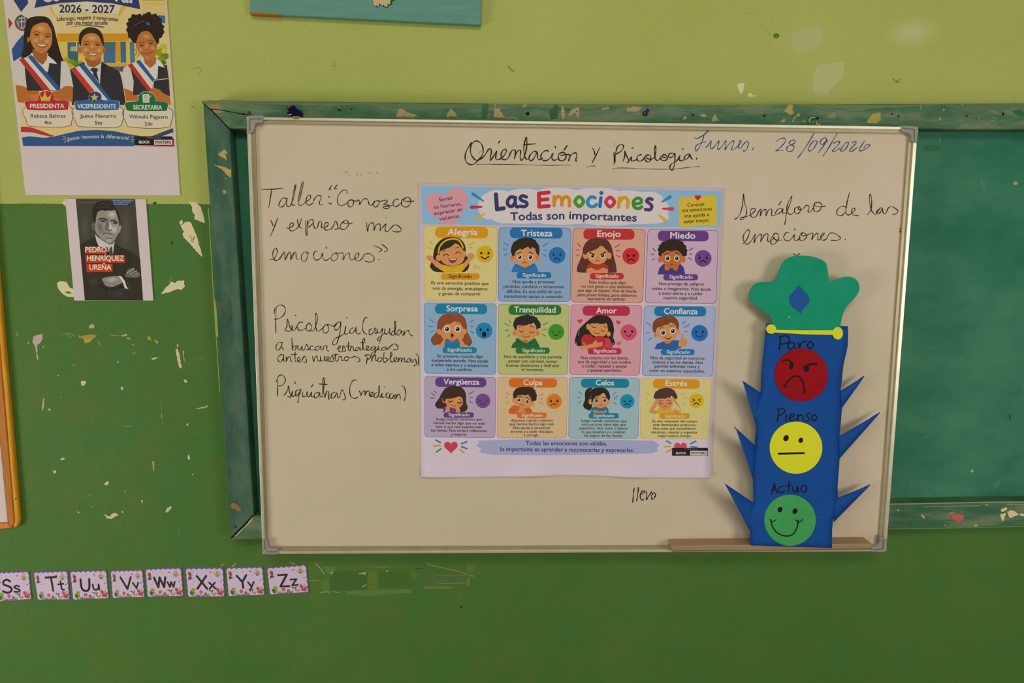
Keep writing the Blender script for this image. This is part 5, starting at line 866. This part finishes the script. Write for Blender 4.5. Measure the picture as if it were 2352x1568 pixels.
panel('red panel headed Enojo', Q2, ((85, 610), (990, 628), (955, 1545), (65, 1535)), (194, 146, 128), (156, 44, 50), (215, 625, 852, 760, 4), (174, 48, 48), LT, 'Enojo', (390, 720, 676, 723, 76), k3, '145,805 185,848; 125,882 165,890; 130,955 165,945; 610,855 672,815; 625,900 670,893; 625,950 665,972', (164, 54, 60), (806, 963, 105), (186, 44, 46), ((770, 965, 11), (845, 963, 11), '755,942 788,960', '825,960 862,940'), '768,1020 805,997 845,1020', 14, (297, 1173, 718, 1252), (367, 1228, 655, 1231),
      (('Nos indica que algo', (287, 1302, 742, 1310)), ('no nos gusta o que sentimos', (195, 1352, 830, 1364)), ('que algo es injusto. Nos da fuerza', (148, 1405, 875, 1415)), ('para poner límites, pero debemos', (145, 1460, 875, 1468)), ('expresarlo sin lastimar.', (267, 1508, 747, 1514))), 38)
panel('lilac panel headed Miedo', Q2, ((1015, 628), (1895, 640), (1865, 1553), (980, 1545)), (184, 156, 178), (94, 64, 124), (1140, 645, 1772, 780, 4), (94, 58, 122), LT, 'Miedo', (1297, 742, 1604, 745, 78), k4, '1080,865 1110,900; 1060,938 1095,942; 1072,1010 1100,995; 1530,890 1580,860; 1535,937 1570,937; 1525,985 1560,1005', (84, 62, 118), (1703, 990, 105), (102, 68, 130), ((1660, 984, 14), (1748, 984, 14)), '1662,1042 1702,1018 1744,1042', 14, (1210, 1187, 1640, 1265), (1285, 1241, 1575, 1243),
      (('Nos protege de peligros', (1155, 1322, 1713, 1327)), ('reales o imaginarios. Nos ayuda', (1065, 1382, 1800, 1392)), ('a estar alerta y a cuidar', (1153, 1440, 1700, 1447)), ('nuestra seguridad.', (1213, 1498, 1637, 1503))), 39, '1635,960 1665,945; 1740,945 1770,958')
panel('light blue panel headed Sorpresa', Q3, ((150, 30), (1212, 45), (1200, 1085), (158, 1065)), (130, 158, 188), (40, 120, 166), (312, 45, 1075, 200, 5), (32, 116, 154), LT, 'Sorpresa', (480, 155, 936, 158, 84), k5, '240,275 295,322; 222,377 278,380; 248,470 290,440; 820,320 885,280; 832,378 868,377; 825,445 880,475', (34, 116, 156), (1030, 440, 121), (34, 120, 166), ((980, 425, 17), (1082, 425, 17)), (1030, 495, 32, 42), 12, (422, 680, 920, 770), (493, 742, 850, 745),
      (('Se presenta cuando algo', (340, 830, 1012, 838)), ('inesperado sucede. Nos ayuda', (262, 893, 1087, 905)), ('a estar atentos y a adaptarnos', (262, 955, 1085, 970)), ('a los cambios.', (485, 1023, 863, 1030))), 45)
panel('green panel headed Tranquilidad', Q3, ((1238, 48), (2275, 60), (2250, 1085), (1230, 1080)), (172, 174, 112), (68, 132, 46), (1385, 62, 2158, 213, 4), (46, 108, 50), LT, 'Tranquilidad', (1468, 170, 2071, 177, 84), k6, '1325,330 1395,370; 1395,285 1418,320; 1338,435 1390,432; 1370,530 1408,495; 1890,358 1960,320; 1895,422 1940,420; 1880,490 1925,520', (44, 112, 62), (2082, 458, 118), (62, 136, 46), ('2012,450 2032,463 2052,450', '2110,450 2132,463 2155,450'), '2045,490 2080,512 2116,490', 11, (1490, 685, 1988, 775), (1587, 752, 1917, 755),
      (('Nos da equilibrio y nos permite', (1320, 840, 2163, 845)), ('pensar con claridad, tomar', (1385, 902, 2097, 908)), ('buenas decisiones y disfrutar', (1352, 965, 2132, 970)), ('el momento.', (1577, 1025, 1905, 1033))), 45)
panel('pink panel headed Amor', Q4, ((70, 55), (1085, 70), (1050, 1065), (48, 1055)), (194, 142, 154), (168, 48, 78), (235, 72, 910, 218, 4), (172, 46, 70), LT, 'Amor', (430, 180, 720, 181, 80), k7, '', (0, 0, 0), (890, 452, 116), (186, 76, 100), ((840, 440, -20), (942, 440, -20)), '858,487 890,511 926,486', 11, (310, 675, 787, 765), (390, 738, 717, 740),
      (('Nos conecta con los demás,', (210, 832, 890, 838)), ('nos da seguridad y nos motiva', (175, 890, 922, 897)), ('a cuidar, respetar y apoyar', (228, 950, 870, 955)), ('a quienes queremos.', (300, 1010, 790, 1012))), 44)
panel('periwinkle panel headed Confianza', Q4, ((1110, 70), (2128, 85), (2085, 1080), (1080, 1070)), (154, 160, 190), (46, 108, 170), (1255, 83, 1993, 228, 5), (36, 106, 160), LT, 'Confianza', (1395, 190, 1870, 193, 82), k8, '1155,315 1198,355; 1147,460 1190,458; 1172,568 1210,530; 1655,330 1695,295; 1677,380 1752,342; 1682,437 1725,442', (52, 96, 160), (1898, 463, 118), (38, 98, 170), ((1850, 446, 14), (1945, 446, 14)), '1845,492 1897,520 1948,492', 11, (1348, 690, 1828, 775), (1430, 752, 1757, 755),
      (('Nos da seguridad en nosotros', (1203, 833, 1968, 842)), ('mismos y en los demás. Nos', (1225, 895, 1947, 903)), ('permite enfrentar retos y', (1262, 953, 1898, 958)), ('creer en nuestras capacidades.', (1187, 1012, 1975, 1025))), 44)
panel('mauve panel headed Vergüenza', Q5, ((158, 15), (1187, 38), (1175, 912), (158, 900)), (170, 150, 176), (116, 82, 148), (310, 37, 1048, 183, 6), (94, 60, 124), LT, 'Vergüenza', (432, 138, 946, 145, 78), k9, '250,265 308,298; 292,230 325,268; 240,338 298,338; 795,282 865,243; 808,330 850,328; 805,385 852,412', (84, 64, 118), (998, 378, 106), (108, 68, 132), ('932,375 952,387 970,372', '1030,375 1048,387 1064,374'), '970,416 1000,432 1028,416', 9, (433, 545, 868, 620), (503, 598, 807, 600),
      (('Surge cuando sentimos que', (325, 660, 987, 662)), ('hemos hecho algo que no está', (288, 713, 1025, 720)), ('bien o que nos expone ante', (322, 767, 988, 772)), ('los demás. Nos invita a reflexionar', (252, 820, 1060, 828)), ('y mejorar.', (540, 878, 770, 880))), 38)
panel('peach panel headed Culpa', Q5, ((1210, 35), (2222, 35), (2205, 915), (1203, 912)), (206, 168, 132), (194, 122, 46), (1370, 50, 2067, 187, 3), (198, 102, 36), LT, 'Culpa', (1583, 148, 1853, 152, 78), k10, '1340,255 1375,288; 1327,333 1350,335; 1330,412 1370,393; 1815,303 1872,278; 1825,350 1862,350; 1812,400 1865,427', (198, 114, 48), (2025, 385, 110), (204, 116, 38), ((1980, 382, 15), (2070, 382, 15)), '1985,440 2022,420 2062,440', 11, (1490, 547, 1918, 627), (1560, 605, 1857, 607),
      (('Aparece cuando creemos', (1402, 678, 2007, 675)), ('que hemos hecho algo mal.', (1380, 730, 2027, 730)), ('Nos ayuda a reconocer', (1435, 783, 1973, 783)), ('errores y a pedir disculpas', (1400, 838, 2005, 837)), ('y corregir.', (1587, 888, 1810, 890))), 38, '1960,358 1985,348; 2060,348 2085,360')
panel('pale teal panel headed Celos', Q6, ((45, 35), (1050, 45), (1025, 912), (35, 905)), (146, 170, 178), (42, 126, 154), (212, 57, 898, 190, 4), (30, 118, 144), LT, 'Celos', (425, 150, 681, 152, 76), k11, '182,243 222,278; 158,325 205,325; 175,402 212,380; 662,288 705,252; 680,325 742,303; 682,345 718,347; 672,395 718,422', (38, 118, 150), (870, 380, 103), (30, 128, 164), ((832, 382, 10), (910, 382, 10), '812,364 842,378', '898,378 930,364'), '835,432 868,412 902,435', 11, (323, 547, 750, 625), (390, 602, 688, 605),
      (('Surge cuando sentimos que', (212, 672, 863, 678)), ('otra persona tiene algo que', (223, 725, 852, 728)), ('queremos. Nos invita a valorar', (188, 778, 882, 782)), ('lo que tenemos y a celebrar', (225, 832, 845, 834)), ('los logros de los demás.', (260, 883, 805, 887))), 37)
panel('pale yellow panel headed Estrés', Q6, ((1070, 45), (2078, 58), (2025, 912), (1050, 910)), (204, 184, 124), (200, 152, 44), (1235, 62, 1903, 203, 6), (204, 136, 28), (222, 200, 146), 'Estrés', (1415, 158, 1720, 165, 78), k12, '1160,258 1192,295; 1130,340 1158,345; 1145,415 1178,402; 1630,300 1677,270; 1662,343 1718,320; 1652,402 1705,432', (196, 150, 50), (1855, 372, 105), (210, 162, 28), ('1800,346 1826,362 1800,380', '1912,346 1886,362 1912,384'), '1818,424 1852,404 1888,424', 14, (1330, 548, 1760, 627), (1408, 607, 1695, 608),
      (('Es una respuesta del cuerpo', (1228, 678, 1868, 680)), ('ante demasiadas presiones.', (1237, 730, 1857, 733)), ('Nos avisa que necesitamos', (1240, 783, 1845, 783)), ('descansar, respirar y organizar', (1213, 835, 1868, 838)), ('mejor nuestro tiempo.', (1305, 888, 1785, 888))), 37)
A = Art(C0); A.poly('1093,1022 1100,1017 1097,1012 1180,1009 1300,1009 1420,1010 1500,1012 1509,1017 1516,1023 1508,1028 1512,1035 1495,1041 1400,1043 1250,1045 1130,1044 1100,1038 1106,1031', (152, 154, 190))
A.text('Todas las emociones son válidas,', 1207.5, 1021.8, 1394.5, 1022.6, 9.4, NAVY, 0.015); A.text('lo importante es aprender a reconocerlas y expresarlas.', 1148.8, 1035.2, 1456, 1038, 9.4, NAVY, 0.015); A.build('footer_motto', em)
HB, HO, HG = (50, 112, 170), (206, 142, 34), (58, 132, 60)
A = Art(C0).z(*Q5).heart(537, 1040, 196, 178, (184, 62, 80)); A.stroke('318,942 385,978', 22, HB); A.stroke('290,1028 378,1022', 22, HO); A.stroke('328,1114 396,1068', 22, HG); A.stroke('690,996 766,966; 692,1040 768,1066', 22, HB); A.stroke('668,1074 720,1122', 22, HO); A.build('heart_print', em)
A = Art(C0).z(*Q6).heart(1628, 1040, 182, 178, (190, 70, 96)); A.stroke('1430,942 1488,976', 20, HB); A.stroke('1398,1025 1480,1020', 20, HO); A.stroke('1434,1102 1496,1062', 20, HO); A.stroke('1774,982 1846,946; 1778,1024 1864,1034', 20, HB); A.build('heart_print', em)
stamp(Art(C0, 8).z(*Q6), '1507,1040 2018,1040 2018,1154 1507,1152', '1765,1082 2010,1084 2010,1148 1765,1147', (1565, 1130, 1710, 1131), (1785, 1130, 1992, 1131), (1680, 1063, 1856, 1065), 30, '1508,1076 2016,1079').build('maker_stamp', em)

# ================================================================ paper traffic light of the emotions
def XD(o=0.0):
    """the tower leans: its top close to the board, its foot in front of the tray"""
    return lambda x, y: BD+0.024+0.013*(y-590.0)/668.0+o
tw = thing('paper_traffic_light_tower', 'blue paper tower with three face discs and a green crown on the pen tray', 'paper craft', 1818, 1258, BD+0.02)
LS, US = (1640, 860, 3.646), (1640, 560, 4.611)
def zpx(Z, t): return [(Z[0]+x/Z[2], Z[1]+y/Z[2]) for x, y in PT(t)]
# body: a sheet bowed forward in the middle, its side edges nearer to the board
L_ = [(1760, 742), (1758, 762), (1753, 812), (1748, 860), (1746, 905), (1729, 950), (1736, 972), (1733, 1027), (1729, 1090), (1729.5, 1158), (1712, 1190), (1722, 1219), (1724, 1252)]
R_ = [(1947.5, 749), (1947, 794), (1938, 835), (1934, 870), (1931, 898), (1934, 933), (1930, 985), (1928, 1003), (1929, 1046), (1924, 1120), (1926, 1170), (1913, 1196), (1911, 1258)]
FLAT = 0.13
vs = []; fs = []; nu = 14; rows = []
Lc, Rc = crom(L_, False, 3), crom(R_, False, 3)
for k in range(len(Lc)):
    for i in range(nu+1):
        u = i/nu; e = max(0.0, (FLAT-u)/FLAT, (u-1+FLAT)/FLAT)
        p = lerp(Lc[k], Rc[k], u); vs.append(P(*p, XD(-0.005*e*e)))
for k in range(len(Lc)-1):
    for i in range(nu): fs.append((k*(nu+1)+i, (k+1)*(nu+1)+i, (k+1)*(nu+1)+i+1, k*(nu+1)+i+1))
bd = mesh('body', vs, fs, M['blue_paper'], tw, smooth=True); md = bd.modifiers.new('thickness', 'SOLIDIFY'); md.thickness = 0.0012; md.offset = -1
def leaf(z, base1, tip, base2, dtip, fold=0.4):
    b1, tp, b2 = [(z[0]+x/z[2], z[1]+y/z[2]) for x, y in (base1, tip, base2)]
    vs = []; fs = []; n = 7
    for k in range(n+1):
        t = k/n; a = lerp(b1, tp, t); c = lerp(b2, tp, t); m_ = lerp(a, c, 0.5)
        db_ = XD()(*lerp(b1, b2, 0.5))-0.005; d = db_+(dtip-db_)*t**1.3
        for p, o in ((a, -0.0015), (m_, 0.002*(1-t)), (c, 0.0)): vs.append(P(p[0], p[1], d+o))
    for k in range(n):
        for i in (0, 1): fs.append((k*3+i, k*3+3+i, k*3+4+i, k*3+i+1))
    o = mesh('leaf', vs, fs, M['blue_paper'], tw, smooth=True); md = o.modifiers.new('thickness', 'SOLIDIFY'); md.thickness = 0.0012; md.offset = -1
leaf(LS, (390, 150), (243, 53), (352, 420), XD(0.020)(0, 875)); leaf(LS, (348, 596), (186, 448), (332, 880), XD(0.024)(0, 983)); leaf(LS, (335, 1075), (93, 912), (312, 1330), XD(0.026)(0, 1110))
leaf(LS, (1058, 135), (1256, 14), (1062, 285), BD+0.014); leaf(LS, (1046, 516), (1386, 319), (1048, 700), BD+0.012); leaf(LS, (1024, 1035), (1304, 923), (1000, 1232), BD+0.014)
# curled dark tape tip of the middle left leaf
Solid().tube([P(1687, 980, XD(+0.024)), P(1690, 985, XD(+0.024)), P(1693, 989, XD(+0.022))], 0.0012, 6).build('taped_tip', M['raw_edge'], tw)
cr = '622,900 620,835 606,790 580,750 520,705 440,645 392,600 377,545 385,490 430,430 500,405 570,400 625,401 655,380 680,330 700,270 735,195 800,145 880,127 990,126 1090,146 1160,180 1190,215 1205,280 1218,370 1238,397 1290,386 1360,356 1430,347 1490,365 1530,412 1542,470 1518,535 1465,600 1400,672 1366,740 1348,820 1338,880 1335,920'
Solid().add(prism(crom(zpx(US, cr), False, 3), XD(+0.0022), XD(-0.0005))).build('crown', M['green_foam'], tw)
Solid().add(prism(crom(zpx(US, '895,443 945,495 990,535 1010,582 1000,630 960,670 932,700 922,732 880,705 830,662 800,612 798,570 820,530 860,490'), True, 3), XD(+0.0028), XD(+0.001))).build('crown_gem', M['gem_paper'], tw)
Art(XD(+0.0024)).z(*US).poly('785,772 797,770 804,780 797,786', (170, 190, 170)).build('pin_speck', tw)
s = Solid().add(prism(zpx(US, '640,905 660,908 960,914 1265,914 1265,963 960,957 640,938'), XD(+0.0034), XD(+0.001)))
for cx, cy, rx, ry in ((608, 902, 50, 50), (1312, 946, 54, 66)): s.add(prism([(US[0]+(cx+rx*math.cos(a*math.pi/16))/US[2], US[1]+(cy+ry*math.sin(a*math.pi/16))/US[2]) for a in range(32)], XD(+0.0036), XD(+0.0008)))
s.build('crown_band', M['lime_yellow_paper'], tw)
K = (30, 22, 24)
def disc(name, mat, cx, cy, rx, ry, lab):
    o = Solid().add(prism([(LS[0]+(cx+rx*math.cos(a*math.pi/32))/LS[2], LS[1]+(cy+ry*math.sin(a*math.pi/32))/LS[2]) for a in range(64)], XD(+0.0012), XD(+0.0002))).build(name, M[mat], tw); o['label'] = lab; return o
o = disc('face_disc', 'red_paper', 731, 3, 223, 222, 'red disc with an angry face'); A = Art(XD(+0.0013)).z(*US); A.stroke('720,1246 770,1228 815,1248 836,1275', 17, K); A.stroke('1088,1276 1040,1270 995,1284 958,1302', 22, K); A.ell(818, 1290, 24, 36, K, 10); A.ell(978, 1322, 29, 34, K, 25); A.build('eyes', o)
A = Art(XD(+0.0013)).z(*LS); A.stroke('587,102 618,56 650,26 682,12 718,20 742,60 752,105 755,145', 12, K); A.stroke('575,94 606,104; 744,152 770,140', 9, K); A.build('mouth', o)
o = disc('face_disc', 'yellow_paper', 687, 612, 220, 218, 'yellow disc with a straight mouth'); A = Art(XD(+0.0013)).z(*LS); A.ell(603, 532, 22, 27, K, 30); A.ell(727, 550, 19, 23, K, 20); A.build('eyes', o); Art(XD(+0.0013)).z(*LS).poly('535,654 760,650 760,666 535,671', K).build('mouth', o)
o = disc('face_disc', 'leaf_green_paper', 637, 1219, 216, 214, 'green disc with a smiling face'); A = Art(XD(+0.0013)).z(*LS); A.ell(553, 1130, 20, 24, K, 30); A.ell(678, 1143, 20, 24, K, 30); A.build('eyes', o); A = Art(XD(+0.0013)).z(*LS); A.stroke('476,1218 490,1270 530,1325 600,1351 660,1336 695,1280 705,1220', 11, K); A.stroke('468,1212 490,1232 517,1216; 684,1218 715,1236 744,1212', 8, K); A.build('mouth', o)
A = Art(XD(+0.0006)).z(*US); A.stroke('705,985 698,1050 690,1118; 692,988 755,972 800,1000 785,1045 710,1062; 845,1045 800,1050 785,1090 805,1115 845,1090 857,1050 850,1090 878,1112; 895,1045 905,1105 918,1060 945,1036 977,1030', 13, K); A.stroke('1020,1035 988,1075 1018,1108 1053,1075', 13, K, closed=True); A.build('written_word', tw)['label'] = 'word Paro'
A = Art(XD(+0.0006)).z(*LS); A.stroke('542,292 536,345 530,394; 530,292 575,285 592,312 545,345; 608,335 600,390; 635,368 668,345 662,328 640,340 632,370 650,388 688,374; 700,335 702,386 706,350 728,338 745,350 748,388; 806,322 775,335 790,358 800,378 768,390', 9, K); A.stroke('840,332 820,360 840,388 860,360', 9, K, closed=True); A.build('written_word', tw)['label'] = 'word Pienso'
A = Art(XD(+0.0006)).z(*LS); A.stroke('480,1000 506,912; 506,912 526,990; 488,965 520,962; 582,935 545,945 540,975 560,990 592,974; 630,895 625,985; 603,935 652,925; 660,940 664,980 688,982 700,935 706,986', 9, K); A.stroke('790,977', 6, K); A.stroke('752,926 734,936 727,956 735,976 752,984 770,976 777,956 769,936', 9, K, closed=True); A.build('written_word', tw)['label'] = 'word Actuo'
Art(XD(+0.0003)).z(*LS).stroke('330,1189 420,1189; 856,1194 960,1200', 3, (44, 92, 160)).z(*US).stroke('522,1160 900,1172 1385,1184', 4, (34, 84, 152)).build('fold_crease', tw)

# ================================================================ alphabet cards along the wall
CARDS = (('Ss', (-14, 1314), (65.5, 1311), (72, 1376), (-8, 1382), ('44,26 35,21 25,25 25,33 36,38 45,43 45,51 34,56 21,51', '68,41 61,38 54,42 60,46 69,50 66,55 53,54')),
         ('Tt', (76, 1313), (154, 1310), (160, 1377), (86, 1378), ('34,17 66,16; 50,17 52,53', '77,28 79,48 86,51; 69,36 85,35')),
         ('Uu', (160, 1311), (244, 1309), (250, 1374), (167, 1378), ('27,23 28,46 37,55 48,49 51,23', '59,38 61,50 68,53 74,47 75,38; 75,38 76,53')),
         ('Vv', (253, 1310), (327, 1308), (332, 1371), (258, 1374), ('30,20 49,53; 49,53 62,20', '67,36 77,52; 77,52 84,36')),
         ('Ww', (333, 1306), (416, 1303), (421, 1369), (338, 1371), ('23,25 33,52; 33,52 38,25; 38,25 49,52; 49,52 54,25', '59,38 65,52; 65,52 69,38; 69,38 75,52; 75,52 79,38')),
         ('Xx', (425, 1304), (512, 1303), (516, 1370), (431, 1371), ('29,22 54,56; 54,22 28,56', '61,40 77,56; 76,40 61,56')),
         ('Yy', (518, 1303), (603, 1301), (608, 1366), (524, 1370), ('28,23 42,40; 54,22 42,40; 42,40 43,56', '57,41 66,54; 73,41 61,64')),
         ('Zz', (612, 1303), (703, 1296), (709, 1360), (619, 1366), ('27,24 49,24; 49,24 30,56; 30,56 52,57', '57,39 72,39; 72,39 60,55; 60,55 74,55')))
KD = 0.0016
for k, (nm, tl, tr_, br_, bl, (big, small)) in enumerate(CARDS):
    side = ('cut off by the left edge', 'second from the left edge', '', '', '', '', '', 'last of the row')[k]
    c = thing('alphabet_card', 'purple scalloped alphabet card showing %s%s' % (nm, ', '+side if side else ''), 'card', (bl[0]+br_[0])/2, (bl[1]+br_[1])/2, 0.0, 'alphabet cards along the wall')
    Solid().add(prism([tl, tr_, br_, bl], KD, 0.0004)).build('card_sheet', M['card_paper'], c)
    A = Art(KD+0.0001).quad_frame(tl, tr_, br_, bl, 100, 78)
    A.poly('0,0 100,0 100,78 0,78', (104, 74, 140)); sc = []
    for i in range(7): sc += [(2.5+i*13.6+13.6*t/5, 5.0-3.2*math.sin(math.pi*t/5)) for t in range(5)]
    for i in range(5): sc += [(97.0+2.2*math.sin(math.pi*t/5), 5+i*14.2+14.2*t/5) for t in range(5)]
    sc += [(97, 76)]
    for i in range(7): sc += [(97-i*13.5-13.5*t/5, 75.2+1.6*math.sin(math.pi*t/5)) for t in range(1, 5)]
    sc += [(2.6, 75)]
    for i in range(5): sc += [(2.8-1.2*math.sin(math.pi*t/5), 75-i*14-14*t/5) for t in range(5)]
    A.poly(sc, (190, 170, 194))
    # ant, bee, turtle, flowers, hummingbird, butterfly
    A.poly('5,31 10,26 18,27 12,31', (74, 100, 56), True); A.ell(11, 16, 4.6, 5, (148, 70, 54)); A.ell(12, 22.5, 2.6, 2.6, (120, 54, 46)); A.ell(10, 26.5, 3.4, 3.2, (112, 52, 46)); A.stroke('14,22 18,19; 13,26 17,28; 8,12 6,8; 12,11 13,7', 0.9, (70, 44, 50)); A.ell(13, 16, 0.9, 0.9, (60, 30, 30))
    A.ell(78.5, 18, 3.2, 4.8, (132, 158, 200), -20); A.ell(90, 18, 3.2, 4.8, (132, 158, 200), 20); A.ell(84, 14, 4.8, 5, (206, 150, 40)); A.ell(84, 21, 3.6, 4, (200, 146, 40)); A.stroke('80.5,19.5 87.5,19.5; 81,22.8 87,22.8', 1.4, (54, 40, 30)); A.ell(82, 14, 0.9, 0.9, (60, 40, 24)); A.ell(86, 14, 0.9, 0.9, (60, 40, 24)); A.stroke('82,9 80,5.5; 86,9 88,5.5', 0.7, (90, 70, 90))
    A.ell(15, 68, 6.5, 6.5, (84, 106, 44)); A.ell(12, 66, 4.6, 5.5, (66, 92, 46)); A.ell(16.5, 59, 5.6, 5.4, (146, 150, 52)); A.ell(18, 70, 2.6, 4, (150, 152, 66)); A.ell(14.5, 59, 0.9, 1, (40, 44, 20)); A.ell(19, 59, 0.9, 1, (40, 44, 20))
    A.stroke('22,75 25,71; 27,75 28,70; 31,75 34,72; 38,75 41,73; 44,75 47,72; 51,75 54,72; 58,75 60,73; 74,74 76,71; 93,74 96,70', 1.6, (70, 92, 58)); A.stroke('20,75.5 60,75', 1.6, (84, 100, 66))
    for fx, fy, fr, fc_, cc in ((37, 65, 2.3, (190, 72, 84), (206, 110, 90)), (49, 69.5, 1.9, (112, 90, 120), (130, 110, 120)), (57.5, 71.5, 1.4, (206, 144, 90), (196, 120, 60)), (76, 68.5, 1.4, (200, 140, 76), (196, 130, 50))):
        for q in range(5): A.ell(fx+fr*1.25*math.sin(q*1.2566), fy-fr*1.25*math.cos(q*1.2566), fr, fr, fc_, n=10)
        A.ell(fx, fy, fr*0.7, fr*0.7, cc, n=8)
    A.poly('57,60 61,58.5 64,60 66,63 70,57 70.5,62 67,66 72,71 73.5,72.5 70,72.5 66,68 62,64.5 60,61.5', (84, 90, 68)); A.poly('61,62 64,62 67,67 64,67', (180, 150, 100)); A.stroke('54,60.5 58,60', 0.7, (70, 60, 60))
    A.ell(83, 60, 4.2, 6, (168, 78, 82), -28); A.ell(95, 65, 4.8, 3.2, (170, 84, 96), -25); A.ell(85, 69, 4, 3.6, (160, 72, 84)); A.ell(91, 71, 3.6, 3.6, (164, 76, 92)); A.stroke('88,71 91,61', 2, (120, 60, 76)); A.ell(91, 60.5, 2.6, 2.6, (208, 148, 66)); A.stroke('92,58 95,54; 90.5,58 90,54.5', 0.6, (120, 70, 80))
    A.heart(66, 12, 4.6, 4.4, (170, 52, 90)); A.heart(92, 37, 4, 4, (172, 70, 100))
    for x, y in ((21, 10), (68, 24), (20, 36), (14, 44), (32, 14), (90, 27), (45, 12)): A.ell(x, y, 0.8, 0.8, (94, 74, 100), n=8)
    A.build('border_print', c); n = A.n
    B = Art(KD+0.0001, n).quad_frame(tl, tr_, br_, bl, 100, 78); B.stroke(big, 5.4, (50, 44, 44)); B.stroke(small, 4.4, (50, 44, 44)); B.build('letter_pair', c)
